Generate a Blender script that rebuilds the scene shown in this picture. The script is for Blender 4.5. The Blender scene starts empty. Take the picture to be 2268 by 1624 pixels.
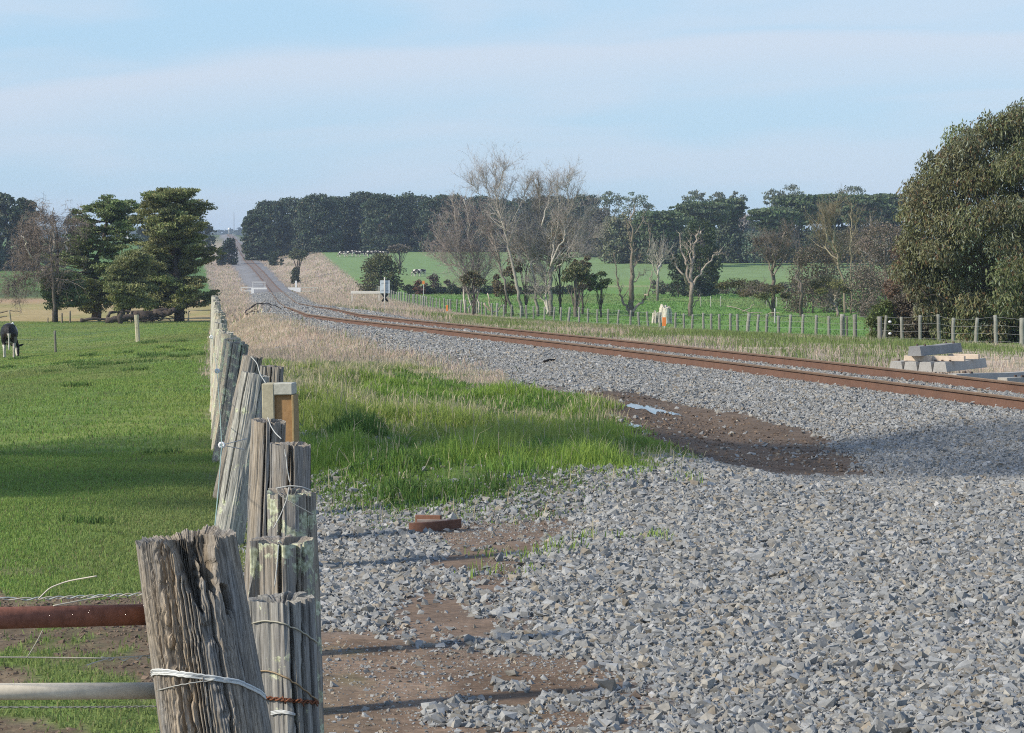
import bpy, bmesh, math, random
import numpy as np
from mathutils import Vector, Matrix

SC = bpy.context.scene
COL = SC.collection
rad = math.radians
# ------------------------------------------------------------------ camera
CAMZ = 1.72
FPX = 6431.0                        # focal length in units of a 2268 px wide frame
HOR = 570.0                         # eye level row in that frame
TILT = math.atan((812.0 - HOR) / FPX)
cam_d = bpy.data.cameras.new('camera')
cam = bpy.data.objects.new('camera', cam_d)
COL.objects.link(cam)
cam.location = (0, 0, CAMZ)
cam.rotation_euler = (math.pi / 2 - TILT, 0, 0)
cam_d.sensor_width = 36.0
cam_d.lens = 18.0 / (1134.0 / FPX)
cam_d.clip_start = 0.2
cam_d.clip_end = 20000
SC.camera = cam
# ------------------------------------------------------------------ light
SUN_EL, SUN_TO = rad(35), math.atan2(0.42, 0.905)        # shadows run towards SUN_TO (angle from +X)
sx, sy = -math.cos(SUN_TO) * math.cos(SUN_EL), -math.sin(SUN_TO) * math.cos(SUN_EL)
SUNV = Vector((sx, sy, math.sin(SUN_EL)))
sun_d = bpy.data.lights.new('sun', 'SUN')
sun_d.energy = 2.9
sun_d.angle = rad(4.5)
sun_d.color = (1.0, 0.91, 0.77)
sun = bpy.data.objects.new('sun', sun_d)
COL.objects.link(sun)
sun.rotation_euler = SUNV.to_track_quat('Z', 'Y').to_euler()
sun.location = (-30, -20, 40)
W = bpy.data.worlds.new('World')
SC.world = W
W.use_nodes = True
nt = W.node_tree
nt.nodes.clear()


def nd(t, kind, **kw):
    n = t.nodes.new(kind)
    for k, v in kw.items():
        setattr(n, k, v)
    return n


def lk(t, a, b):
    t.links.new(a, b)


def sky_world():
    out = nd(nt, 'ShaderNodeOutputWorld')
    bg = nd(nt, 'ShaderNodeBackground')
    bg.inputs['Strength'].default_value = 0.128
    sky = nd(nt, 'ShaderNodeTexSky')
    sky.sky_type = 'NISHITA'
    sky.sun_disc = False
    sky.sun_elevation = SUN_EL
    sky.sun_rotation = math.atan2(SUNV.x, SUNV.y)
    sky.altitude = 60
    sky.air_density = 1.0
    sky.dust_density = 0.25
    sky.ozone_density = 3.0
    # thin high cloud: long soft bands, laid out by direction on the sky
    tc = nd(nt, 'ShaderNodeTexCoord')
    sep = nd(nt, 'ShaderNodeSeparateXYZ')
    lk(nt, tc.outputs['Generated'], sep.inputs[0])
    az = nd(nt, 'ShaderNodeMath', operation='ARCTAN2')
    lk(nt, sep.outputs['X'], az.inputs[0]); lk(nt, sep.outputs['Y'], az.inputs[1])
    cmb = nd(nt, 'ShaderNodeCombineXYZ')
    m1 = nd(nt, 'ShaderNodeMath', operation='MULTIPLY'); m1.inputs[1].default_value = 7.0
    m2 = nd(nt, 'ShaderNodeMath', operation='MULTIPLY'); m2.inputs[1].default_value = 46.0
    tilt = nd(nt, 'ShaderNodeMath', operation='MULTIPLY_ADD'); tilt.inputs[1].default_value = -0.05
    lk(nt, az.outputs[0], tilt.inputs[0]); lk(nt, sep.outputs['Z'], tilt.inputs[2])
    lk(nt, az.outputs[0], m1.inputs[0]); lk(nt, tilt.outputs[0], m2.inputs[0])
    lk(nt, m1.outputs[0], cmb.inputs[0]); lk(nt, m2.outputs[0], cmb.inputs[1])
    no = nd(nt, 'ShaderNodeTexNoise')
    no.inputs['Scale'].default_value = 1.25
    no.inputs['Detail'].default_value = 4.0
    no.inputs['Roughness'].default_value = 0.42
    no.inputs['Distortion'].default_value = 0.3
    add = nd(nt, 'ShaderNodeVectorMath', operation='ADD'); add.inputs[1].default_value = (1.9, 2.35, 0)
    lk(nt, cmb.outputs[0], add.inputs[0]); lk(nt, add.outputs[0], no.inputs['Vector'])
    def mth(op, a, c=None, k=None):
        n_ = nd(nt, 'ShaderNodeMath', operation=op)
        for i_, q_ in enumerate((a, c, k)):
            if q_ is None: continue
            if isinstance(q_, float): n_.inputs[i_].default_value = q_
            else: lk(nt, q_, n_.inputs[i_])
        return n_.outputs[0]
    a_ = az.outputs[0]
    cen = mth('MULTIPLY_ADD', mth('MULTIPLY', a_, a_), -.22, mth('MULTIPLY_ADD', a_, .055, .0705))
    wob = mth('MULTIPLY_ADD', no.outputs['Fac'], .012, -.006)
    dz_ = mth('ADD', mth('SUBTRACT', sep.outputs['Z'], cen), wob)
    up_ = mth('MAXIMUM', dz_, 0.0); dn_ = mth('MINIMUM', dz_, 0.0)
    e_ = mth('ADD', mth('POWER', mth('MULTIPLY', up_, 210.0), 2.0), mth('POWER', mth('MULTIPLY', mth('ABSOLUTE', dn_), 62.0), 2.0))
    band = mth('MULTIPLY', mth('POWER', 2.718, mth('MULTIPLY', e_, -1.0)), .62)
    rmp = nd(nt, 'ShaderNodeMapRange'); rmp.interpolation_type = 'SMOOTHSTEP'
    rmp.inputs['From Min'].default_value = 0.36; rmp.inputs['From Max'].default_value = 0.66
    rmp.inputs['To Min'].default_value = 0.0; rmp.inputs['To Max'].default_value = 0.42
    lk(nt, no.outputs['Fac'], rmp.inputs['Value'])
    tint = nd(nt, 'ShaderNodeMix', data_type='RGBA', blend_type='MULTIPLY')
    tint.inputs['Factor'].default_value = 1.0
    tint.inputs['B'].default_value = SKY_TINT
    lk(nt, sky.outputs[0], tint.inputs['A'])
    mix = nd(nt, 'ShaderNodeMix', data_type='RGBA')
    lk(nt, mth('MAXIMUM', rmp.outputs[0], band), mix.inputs['Factor'])
    # a pale veil of moist air low over the horizon
    vr = nd(nt, 'ShaderNodeMapRange'); vr.interpolation_type = 'SMOOTHSTEP'
    vr.inputs['From Min'].default_value = .05; vr.inputs['From Max'].default_value = .45
    vr.inputs['To Min'].default_value = .85; vr.inputs['To Max'].default_value = 0.0
    lk(nt, sep.outputs['Z'], vr.inputs['Value'])
    veil = nd(nt, 'ShaderNodeMix', data_type='RGBA'); veil.inputs['B'].default_value = VEIL_COL
    lk(nt, vr.outputs[0], veil.inputs['Factor']); lk(nt, tint.outputs['Result'], veil.inputs['A'])
    lk(nt, veil.outputs['Result'], mix.inputs['A'])
    mix.inputs['B'].default_value = CLOUD_COL
    lk(nt, mix.outputs['Result'], bg.inputs['Color'])
    lk(nt, bg.outputs[0], out.inputs['Surface'])


SKY_TINT = (0.98, 1.0, 1.0, 1)
VEIL_COL = (1.92, 2.92, 3.92, 1)
CLOUD_COL = (3.45, 3.62, 4.05, 1)
sky_world()
vs = SC.view_settings
SC.display_settings.display_device = 'sRGB'
vs.view_transform = 'Standard'
vs.look = 'None'
vs.gamma = 1.0
vs.exposure = 0.74
SC.cycles.max_bounces = 6
SC.cycles.diffuse_bounces = 2
SC.cycles.glossy_bounces = 2
SC.cycles.transmission_bounces = 4
SC.cycles.transparent_max_bounces = 4
SC.cycles.volume_bounces = 0
SC.cycles.caustics_reflective = False
SC.cycles.caustics_refractive = False
SC.cycles.use_denoising = False
SC.cycles.denoiser = 'OPENIMAGEDENOISE'
SC.cycles.denoising_input_passes = 'RGB_ALBEDO_NORMAL'
SC.cycles.denoising_prefilter = 'ACCURATE'
SC.cycles.pixel_filter_type = 'BLACKMAN_HARRIS'
SC.cycles.filter_width = 1.05
SC.cycles.sample_clamp_indirect = 4.0
HAZE = 0.00015

rng = np.random.default_rng(7)


# ------------------------------------------------------------------ noise
def _hash(ix, iy, seed):
    h = (ix.astype(np.int64) * 374761393 + iy.astype(np.int64) * 668265263 + seed * 1274126177) & 0xFFFFFFFF
    h = ((h ^ (h >> 13)) * 1274126177) & 0xFFFFFFFF
    h = h ^ (h >> 16)
    return (h & 0xFFFFFF) / float(0xFFFFFF)


def vnoise(x, y, seed=0, px=None):
    x = np.asarray(x, float); y = np.asarray(y, float)
    ix = np.floor(x); iy = np.floor(y)
    fx = x - ix; fy = y - iy
    fx = fx * fx * (3 - 2 * fx); fy = fy * fy * (3 - 2 * fy)
    x0, x1 = ix, ix + 1
    if px:
        x0, x1 = np.mod(x0, px), np.mod(x1, px)
    a = _hash(x0, iy, seed); b = _hash(x1, iy, seed)
    c = _hash(x0, iy + 1, seed); d = _hash(x1, iy + 1, seed)
    return (a * (1 - fx) + b * fx) * (1 - fy) + (c * (1 - fx) + d * fx) * fy


def fbm(x, y, seed=0, oct=4, gain=0.5):
    s, a, t = 0.0, 1.0, 0.0
    for k in range(oct):
        s = s + a * vnoise(np.asarray(x) * 2 ** k, np.asarray(y) * 2 ** k, seed + 17 * k)
        t += a; a *= gain
    return s / t


def sstep(a, b, x):
    t = np.clip((np.asarray(x, float) - a) / (b - a), 0, 1)
    return t * t * (3 - 2 * t)


# ------------------------------------------------------------------ terrain (heights are metres below eye level)
_ty = np.exp(np.linspace(math.log(2.0), math.log(9000), 1600))


def table(pts, win=17):
    p = np.array(pts, float)
    v = np.interp(_ty, p[:, 0], p[:, 1])
    # carry the first slope inwards, the last outwards
    k = np.hanning(win + 2)[1:-1]; k /= k.sum()
    vp = np.concatenate([np.full(win, v[0]), v, np.full(win, v[-1])])
    sm = np.convolve(vp, k, 'same')[win:-win]
    return lambda y: np.interp(y, _ty, sm)


FAR = [(900, -3.0), (1500, -9.0), (2200, -12), (4000, -34), (9000, -60)]
xt_ = table([(2, 14.7), (20, 10.8), (36.2, 7.24), (44, 5.53), (49.5, 4.33), (59.6, 1.93), (73, -1.5), (84, -4.1), (92, -5.6), (120, -8.3), (150, -10.9), (200, -14.9),
             (280, -21.6), (400, -32.2), (540, -44.8), (640, -55.8), (720, -65.4), (1000, -94), (1500, -146), (2500, -250), (9000, -1000)], 13)
td_ = table([(2, 1.92), (36, 1.92), (73, 1.9), (90, 1.95), (120, 2.25), (150, 2.7), (200, 3.45), (280, 4.55), (400, 5.1), (540, 5.35), (640, 3.1), (720, 0.9),
             (1000, -3.9), (1500, -11.9), (1800, -12.4), (2600, -10), (4000, -34), (9000, -60)], 13)
fx_ = table([(2, -.6), (5, -.63), (6.5, -.57), (8.8, -.675), (11, -.84), (12.6, -1.09), (17.7, -1.7), (21, -2.07), (24, -2.41), (36, -3.65), (58, -5.94), (100, -10.3), (220, -22.7), (400, -41), (700, -74), (1500, -165), (9000, -1100)], 5)
fd_ = table([(2, 1.72), (25, 1.75), (38, 1.83), (50, 2.0), (70, 2.4), (100, 3.05), (150, 3.9), (220, 4.9), (400, 5.2), (540, 5.2), (640, 3.1), (720, 0.9), (1000, -3.5), (1500, -11.5), (2600, -10), (4000, -34), (9000, -60)], 9)
pd_ = table([(2, 1.72), (25, 1.75), (40, 2.1), (70, 2.9), (113, 3.9), (134, 4.4), (180, 4.8), (222, 4.95), (357, 5.0), (450, 4.6), (600, 2.8), (700, 1.0)] + FAR, 13)
md_ = table([(2, 1.72), (18, 1.72), (21, 1.75), (23, 1.82), (25.5, 2.0), (28, 2.12), (34, 2.15), (45, 2.15), (60, 2.2), (75, 2.3), (100, 2.7), (150, 3.3), (200, 4.0), (280, 5.0), (400, 5.45), (540, 5.6), (640, 3.4), (720, 1.1),
             (1000, -3.6), (1500, -11.6), (1800, -12), (2600, -10), (4000, -34), (9000, -60)], 9)
rx_ = table([(2, 34), (60, 26), (95, 20), (109, 18), (181, 11), (243, -1.1), (288, -8), (350, -14.5), (530, -29.3), (720, -47), (1500, -120), (9000, -900)], 13)
rd_ = table([(2, 1.9), (40, 2.2), (60, 2.5), (109, 3.4), (181, 4.7), (243, 5.1), (350, 5.2), (420, 5.0), (520, 4.0), (640, 1.2), (750, -1.5)] + FAR, 13)


def depth(x, y):
    x = np.asarray(x, float); y = np.asarray(y, float)
    s = x - xt_(y)
    xf = fx_(y)
    T = td_(y)
    left = fd_(y) + (pd_(y) - fd_(y)) * sstep(0.3, 8.0, xf - x)
    mid = fd_(y) + (md_(y) - fd_(y)) * sstep(0.2, 2.2, x - xf)
    base = np.where(x < xf, left, mid)
    wid = np.maximum(rx_(y) - xt_(y), 9)
    tr = np.clip((s - 3.9) / (wid - 3.9), 0, 1)
    right = (T + .35) * (1 - tr) + rd_(y) * tr
    side = np.where(s > 0, right, base)
    b = sstep(1.75, 4.7, np.abs(s))
    D = T * (1 - b) + side * b
    # small relief
    near = np.clip(1 - y / 90, 0, 1)
    off = 1 - np.clip((3.2 - np.abs(s)) / 1.0, 0, 1)
    calm = 1 - .7 * (x > xf) * (s < 0) * sstep(60, 40, y)
    D = D - (fbm(x * .55, y * .55, 3, 4) - .5) * (0.12 * near + .1) * off * calm
    gr = sstep(19, 22, y) * (1 - sstep(44, 56, y)) * sstep(.4, 1.4, x - xf) * (1 - sstep(.3 + (y - 20) * .0, 1.8, x - .9))
    D = D - gr * (0.10 + .22 * (fbm(x * .8, y * .5, 11, 3)))
    lump = (vnoise(x * .01, y * .004, 21) - .5) * np.clip((y - 300) / 600, 0, 1) * 2.0
    lump = lump * np.clip((np.abs(s) - 10) / 30, 0, 1)
    return D - lump


def tz(x, y):
    return CAMZ - depth(x, y)


ct, st = math.cos(TILT), math.sin(TILT)


def ray(u, v):
    a = (np.asarray(u, float) - 1134) / FPX
    b = -(np.asarray(v, float) - 812) / FPX
    dy = ct + b * st
    dz = -st + b * ct
    return a / dy, dz / dy            # slopes per metre of y


def P(u, v, y):
    a, b = ray(u, v)
    return np.array([a * y, y, CAMZ + b * y])


def PG(u, y):
    """a point on the ground at distance y in column u"""
    a, _ = ray(u, 700)
    x = float(a * y)
    return np.array([x, y, float(tz(x, y))])


_gy = np.exp(np.linspace(math.log(4.2), math.log(3000), 5000))


def G(u, v):
    a, b = ray(u, v)
    d = (CAMZ + b * _gy) - tz(a * _gy, _gy)
    i = np.argmax(d < 0) if (d < 0).any() else len(_gy) - 1
    y = _gy[i]
    return float(a * y), float(y)


def inpoly(x, y, poly):
    x = np.asarray(x); y = np.asarray(y)
    r = np.zeros(x.shape, bool)
    n = len(poly)
    for i in range(n):
        x0, y0 = poly[i]; x1, y1 = poly[(i + 1) % n]
        if y0 == y1:
            continue
        c = (y0 > y) != (y1 > y)
        r ^= c & (x < (x1 - x0) * (y - y0) / (y1 - y0) + x0)
    return r


# ------------------------------------------------------------------ meshes
class MB:
    def __init__(self):
        self.v, self.q, self.t, self.c, self.n = [], [], [], [], 0

    def add(self, v, q=None, t=None, c=None):
        v = np.asarray(v, float).reshape(-1, 3)
        if q is not None and len(q): self.q.append(np.asarray(q, np.int64).reshape(-1, 4) + self.n)
        if t is not None and len(t): self.t.append(np.asarray(t, np.int64).reshape(-1, 3) + self.n)
        if c is None: c = (.5, .5, .5)
        c = np.asarray(c, float)
        if c.ndim == 1: c = np.tile(c[None, :3], (len(v), 1))
        self.v.append(v); self.c.append(c[:, :3]); self.n += len(v)

    def box(self, cx, cy, cz, lx, ly, lz, R=None, c=None, bev=0.0):
        b = bev
        if b > 0:
            # chamfered box as a convex 24-vertex solid
            bm = bmesh.new()
            bmesh.ops.create_cube(bm, size=1.0)
            for w in bm.verts: w.co = Vector((w.co.x * lx, w.co.y * ly, w.co.z * lz))
            bmesh.ops.bevel(bm, geom=list(bm.edges), offset=b, segments=1, affect='EDGES', profile=.5)
            bm.verts.index_update()
            V = np.array([w.co[:] for w in bm.verts])
            T = []
            for f in bm.faces:
                ids = [w.index for w in f.verts]
                for k in range(1, len(ids) - 1): T.append((ids[0], ids[k], ids[k + 1]))
            bm.free()
            if R is not None: V = V @ np.asarray(R).T
            self.add(V + (cx, cy, cz), t=T, c=c)
            return
        V = np.array([[i, j, k] for k in (-.5, .5) for j in (-.5, .5) for i in (-.5, .5)]) * (lx, ly, lz)
        Q = [(0, 2, 3, 1), (4, 5, 7, 6), (0, 1, 5, 4), (2, 6, 7, 3), (0, 4, 6, 2), (1, 3, 7, 5)]
        if R is not None: V = V @ np.asarray(R).T
        self.add(V + (cx, cy, cz), q=Q, c=c)

    def tube(self, pts, r, k=6, c=None, cap=True):
        p = np.asarray(pts, float)
        n = len(p)
        r = np.broadcast_to(np.asarray(r, float), (n,))
        d = np.gradient(p, axis=0)
        d /= np.linalg.norm(d, axis=1)[:, None] + 1e-9
        ref = np.array([0, 0, 1.0]) if abs(d[0][2]) < .8 else np.array([1.0, 0, 0])
        a = np.cross(d, ref); a /= np.linalg.norm(a, axis=1)[:, None] + 1e-9
        b = np.cross(d, a)
        th = np.arange(k) * 2 * math.pi / k
        ring = a[:, None, :] * np.cos(th)[None, :, None] + b[:, None, :] * np.sin(th)[None, :, None]
        V = p[:, None, :] + ring * r[:, None, None]
        i = np.arange(n - 1)[:, None] * k; j = np.arange(k)[None, :]; j2 = (j + 1) % k
        Q = np.stack([i + j, i + j2, i + k + j2, i + k + j], -1).reshape(-1, 4)
        V = V.reshape(-1, 3)
        T = []
        if cap and k > 3:
            V = np.concatenate([V, p[:1], p[-1:]])
            for e in range(k):
                T.append((n * k, (e + 1) % k, e)); T.append((n * k + 1, (n - 1) * k + e, (n - 1) * k + (e + 1) % k))
        if c is not None:
            c = np.asarray(c, float)
            if c.ndim == 2 and len(c) == n:
                c = np.repeat(c, k, axis=0)
                if len(V) > n * k: c = np.concatenate([c, c[:1], c[-1:]])
        self.add(V, Q, T, c)

    def build(self, name, mat, parent=None, smooth=False, loc=None):
        V = np.concatenate(self.v) if self.v else np.zeros((0, 3))
        C = np.concatenate(self.c) if self.c else np.zeros((0, 3))
        q = np.concatenate(self.q) if self.q else np.zeros((0, 4), np.int64)
        t = np.concatenate(self.t) if self.t else np.zeros((0, 3), np.int64)
        if loc is not None: V = V - np.asarray(loc)
        me = bpy.data.meshes.new(name)
        me.vertices.add(len(V)); me.vertices.foreach_set('co', V.astype(np.float32).ravel())
        nl = q.size + t.size
        me.loops.add(nl)
        me.loops.foreach_set('vertex_index', np.concatenate([q.ravel(), t.ravel()]).astype(np.int32))
        nf = len(q) + len(t)
        me.polygons.add(nf)
        tot = np.concatenate([np.full(len(q), 4), np.full(len(t), 3)]).astype(np.int32)
        me.polygons.foreach_set('loop_start', (np.cumsum(tot) - tot).astype(np.int32))
        me.polygons.foreach_set('use_smooth', np.full(nf, bool(smooth)))
        at = me.color_attributes.new('col', 'FLOAT_COLOR', 'POINT')
        at.data.foreach_set('color', np.concatenate([C, np.ones((len(C), 1))], 1).astype(np.float32).ravel())
        me.update(calc_edges=True)
        me.validate(verbose=False)
        me.materials.append(mat)
        o = bpy.data.objects.new(name, me)
        COL.objects.link(o)
        if loc is not None and parent is None: o.location = loc
        if parent is not None: o.parent = parent
        return o


def tag(o, label=None, cat=None, group=None, kind=None):
    if label: o['label'] = label
    if cat: o['category'] = cat
    if group: o['group'] = group
    if kind: o['kind'] = kind
    return o


def thing(name, label, cat, loc, group=None, rz=0.0):
    o = bpy.data.objects.new(name, None)
    COL.objects.link(o)
    o.empty_display_size = .2
    o.location = loc; o.rotation_euler = (0, 0, rz)
    return tag(o, label, cat, group)


def copy_tree(o, parent=None):
    c = o.copy(); COL.objects.link(c)
    c.parent = parent
    for ch in list(o.children): copy_tree(ch, c)
    return c


# ------------------------------------------------------------------ materials
def m_attr(name, rough=.9, bump=None, spec=.25, trans=0.0, var=None, metal=0.0):
    """colour from the mesh's own 'col' attribute; var=(scale, lo, hi) adds fine mottling, bump=(scale, strength, dist)"""
    m = bpy.data.materials.new(name); m.use_nodes = True
    t = m.node_tree
    b = t.nodes['Principled BSDF']
    b.inputs['Roughness'].default_value = rough
    b.inputs['Specular IOR Level'].default_value = spec
    b.inputs['Metallic'].default_value = metal
    a = nd(t, 'ShaderNodeAttribute'); a.attribute_name = 'col'
    src = a.outputs['Color']
    g = nd(t, 'ShaderNodeNewGeometry')
    if var:
        for sc, lo, hi in (var if isinstance(var, list) else [var]):
            n = nd(t, 'ShaderNodeTexNoise'); n.inputs['Scale'].default_value = sc; n.inputs['Detail'].default_value = 5
            n.inputs['Roughness'].default_value = .65
            lk(t, g.outputs['Position'], n.inputs['Vector'])
            mr = nd(t, 'ShaderNodeMapRange'); mr.inputs['From Min'].default_value = .3; mr.inputs['From Max'].default_value = .7
            mr.inputs['To Min'].default_value = lo; mr.inputs['To Max'].default_value = hi
            lk(t, n.outputs['Fac'], mr.inputs['Value'])
            mx = nd(t, 'ShaderNodeMix', data_type='RGBA', blend_type='MULTIPLY'); mx.inputs['Factor'].default_value = 1
            lk(t, src, mx.inputs['A']); lk(t, mr.outputs[0], mx.inputs['B'])
            src = mx.outputs['Result']
    lk(t, src, b.inputs['Base Color'])
    if bump:
        n = nd(t, 'ShaderNodeTexNoise'); n.inputs['Scale'].default_value = bump[0]; n.inputs['Detail'].default_value = 6
        lk(t, g.outputs['Position'], n.inputs['Vector'])
        bp = nd(t, 'ShaderNodeBump'); bp.inputs['Strength'].default_value = bump[1]; bp.inputs['Distance'].default_value = bump[2]
        lk(t, n.outputs['Fac'], bp.inputs['Height']); lk(t, bp.outputs[0], b.inputs['Normal'])
    if trans > 0:
        tr = nd(t, 'ShaderNodeBsdfTranslucent'); lk(t, src, tr.inputs['Color'])
        mx = nd(t, 'ShaderNodeMixShader'); mx.inputs[0].default_value = trans
        out = t.nodes['Material Output']
        lk(t, b.outputs[0], mx.inputs[1]); lk(t, tr.outputs[0], mx.inputs[2]); lk(t, mx.outputs[0], out.inputs['Surface'])
    return m


M_GROUND = m_attr('ground_soil_and_turf', .95, (9, .5, .05), .1, var=[(.35, .82, 1.16), (3.2, .72, 1.25), (26, .75, 1.25)])
M_STONE = m_attr('crushed_basalt', .85, (140, .25, .003), .3, var=(45, .78, 1.2))
M_BLADE = m_attr('grass_blades', .7, None, .2, trans=.4)
M_DRY = m_attr('dry_grass_stalks', .9, None, .1, trans=.25)
M_LEAF = m_attr('leaves', .55, None, .35, trans=.22)
M_BARK = m_attr('bark', .9, (30, .6, .02), .15, var=[(6, .7, 1.25), (30, .75, 1.2)])
M_RAIL = m_attr('rusty_rail_steel', .75, (70, .25, .003), .3, var=[(3, .85, 1.15), (40, .8, 1.2)])
M_CONC = m_attr('weathered_concrete', .9, (60, .3, .004), .2, var=[(5, .85, 1.12), (45, .85, 1.15)])
M_TIMBER = m_attr('sawn_timber', .85, (40, .3, .004), .2, var=(12, .85, 1.15))
M_WHITE = m_attr('old_white_paint', .6, None, .3, var=(6, .82, 1.08))
M_WIRE = m_attr('galvanised_wire', .5, None, .5)
M_PAINT = m_attr('bright_plastic', .5, None, .4)
M_HIDE = m_attr('cow_hide', .65, None, .3, var=(14, .8, 1.2))


def m_wood(name, lichen=0.0, brown=.5, lsize=13):
    """weathered split hardwood: long grain streaks, brown and silver zones, lichen with its own shapes"""
    m = bpy.data.materials.new(name); m.use_nodes = True
    t = m.node_tree; b = t.nodes['Principled BSDF']
    b.inputs['Roughness'].default_value = .92; b.inputs['Specular IOR Level'].default_value = .15
    tc = nd(t, 'ShaderNodeTexCoord')
    a = nd(t, 'ShaderNodeAttribute'); a.attribute_name = 'col'
    mp = nd(t, 'ShaderNodeMapping'); mp.inputs['Scale'].default_value = (1, 1, .045)
    lk(t, tc.outputs['Object'], mp.inputs[0])
    n1 = nd(t, 'ShaderNodeTexNoise'); n1.inputs['Scale'].default_value = 210; n1.inputs['Detail'].default_value = 5; n1.inputs['Roughness'].default_value = .7
    lk(t, mp.outputs[0], n1.inputs['Vector'])
    r1 = nd(t, 'ShaderNodeMapRange'); r1.inputs['From Min'].default_value = .32; r1.inputs['From Max'].default_value = .68
    r1.inputs['To Min'].default_value = .40; r1.inputs['To Max'].default_value = 1.45
    lk(t, n1.outputs['Fac'], r1.inputs['Value'])
    mp2 = nd(t, 'ShaderNodeMapping'); mp2.inputs['Scale'].default_value = (1, 1, .16)
    lk(t, tc.outputs['Object'], mp2.inputs[0])
    n2 = nd(t, 'ShaderNodeTexNoise'); n2.inputs['Scale'].default_value = 22; n2.inputs['Detail'].default_value = 4
    lk(t, mp2.outputs[0], n2.inputs['Vector'])
    r2 = nd(t, 'ShaderNodeValToRGB')
    e = r2.color_ramp.elements
    e[0].position = .38; e[0].color = (.26, .247, .226, 1)
    e[1].position = .62; e[1].color = (.345, .295, .23, 1) if brown > .4 else (.33, .316, .28, 1)
    lk(t, n2.outputs['Fac'], r2.inputs[0])
    mx = nd(t, 'ShaderNodeMix', data_type='RGBA', blend_type='MULTIPLY'); mx.inputs['Factor'].default_value = 1
    lk(t, r2.outputs[0], mx.inputs['A']); lk(t, r1.outputs[0], mx.inputs['B'])
    m2 = nd(t, 'ShaderNodeMix', data_type='RGBA', blend_type='MULTIPLY'); m2.inputs['Factor'].default_value = 1
    lk(t, mx.outputs['Result'], m2.inputs['A']); lk(t, a.outputs['Color'], m2.inputs['B'])
    src = m2.outputs['Result']
    if lichen > 0:
        n3 = nd(t, 'ShaderNodeTexNoise'); n3.inputs['Scale'].default_value = lsize; n3.inputs['Detail'].default_value = 7; n3.inputs['Roughness'].default_value = .68
        lk(t, tc.outputs['Object'], n3.inputs['Vector'])
        r3 = nd(t, 'ShaderNodeMapRange'); r3.inputs['From Min'].default_value = .66 - lichen * .16; r3.inputs['From Max'].default_value = .69 - lichen * .16
        lk(t, n3.outputs['Fac'], r3.inputs['Value'])
        n4 = nd(t, 'ShaderNodeTexNoise'); n4.inputs['Scale'].default_value = 90
        lk(t, tc.outputs['Object'], n4.inputs['Vector'])
        r4 = nd(t, 'ShaderNodeValToRGB'); e = r4.color_ramp.elements
        e[0].position = .35; e[0].color = (.33, .34, .22, 1); e[1].position = .65; e[1].color = (.60, .62, .45, 1)
        lk(t, n4.outputs['Fac'], r4.inputs[0])
        m3 = nd(t, 'ShaderNodeMix', data_type='RGBA')
        lk(t, r3.outputs[0], m3.inputs['Factor']); lk(t, src, m3.inputs['A']); lk(t, r4.outputs[0], m3.inputs['B'])
        src = m3.outputs['Result']
    lk(t, src, b.inputs['Base Color'])
    bp = nd(t, 'ShaderNodeBump'); bp.inputs['Strength'].default_value = .7; bp.inputs['Distance'].default_value = .004
    lk(t, n1.outputs['Fac'], bp.inputs['Height']); lk(t, bp.outputs[0], b.inputs['Normal'])
    return m


M_WOOD = m_wood('weathered_post_wood', 0, .6)
M_WOODL = m_wood('lichened_post_wood', .80, .6, 16)
M_WOODG = m_wood('silvered_post_wood', .45, .2)
M_WOODP = m_wood('patchy_lichen_wood', .80, .6, 11)
M_WATER = m_attr('puddle_water', .04, None, .5)

# ------------------------------------------------------------------ zones of the ground
POLY_TURF = [G(*p) for p in [(560, 812), (640, 806), (760, 800), (900, 812), (1000, 846), (1080, 872), (1180, 874), (1290, 884), (1320, 925), (1350, 948), (1430, 985), (1500, 1003), (1440, 1022),
                             (1380, 1042), (1320, 1062), (1260, 1092), (1130, 1112), (1000, 1122), (860, 1136), (780, 1124), (730, 1108), (620, 1096), (560, 1096)]]
POLY_MUD = [G(*p) for p in [(1285, 868), (1430, 872), (1530, 900), (1640, 920), (1760, 954), (1880, 990), (1960, 1030), (1930, 1056), (1790, 1054), (1650, 1036), (1510, 1010), (1425, 988), (1345, 950), (1300, 920)]]
POLY_BARE = [G(*p) for p in [(690, 1404), (800, 1404), (890, 1424), (960, 1466), (1040, 1486), (1160, 1462), (1290, 1486), (1390, 1524), (1360, 1590), (1310, 1640), (1200, 1720), (560, 1780), (560, 1410)]]
POLY_THIN = [G(*p) for p in [(880, 1200), (1000, 1150), (1290, 1128), (1340, 1150), (1250, 1200), (1150, 1290), (1180, 1390), (1330, 1440), (1450, 1520), (1480, 1600), (1300, 1640), (1000, 1640), (880, 1480), (850, 1330)]]


def softpoly(x, y, poly, rx, ry):
    w = 0.0
    for a, q in ((0, 0), (1, 0), (-1, 0), (0, 1), (0, -1), (.7, .7), (-.7, .7), (.7, -.7), (-.7, -.7)):
        w = w + inpoly(x + a * rx, y + q * ry, poly)
    return w / 9.0


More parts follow.
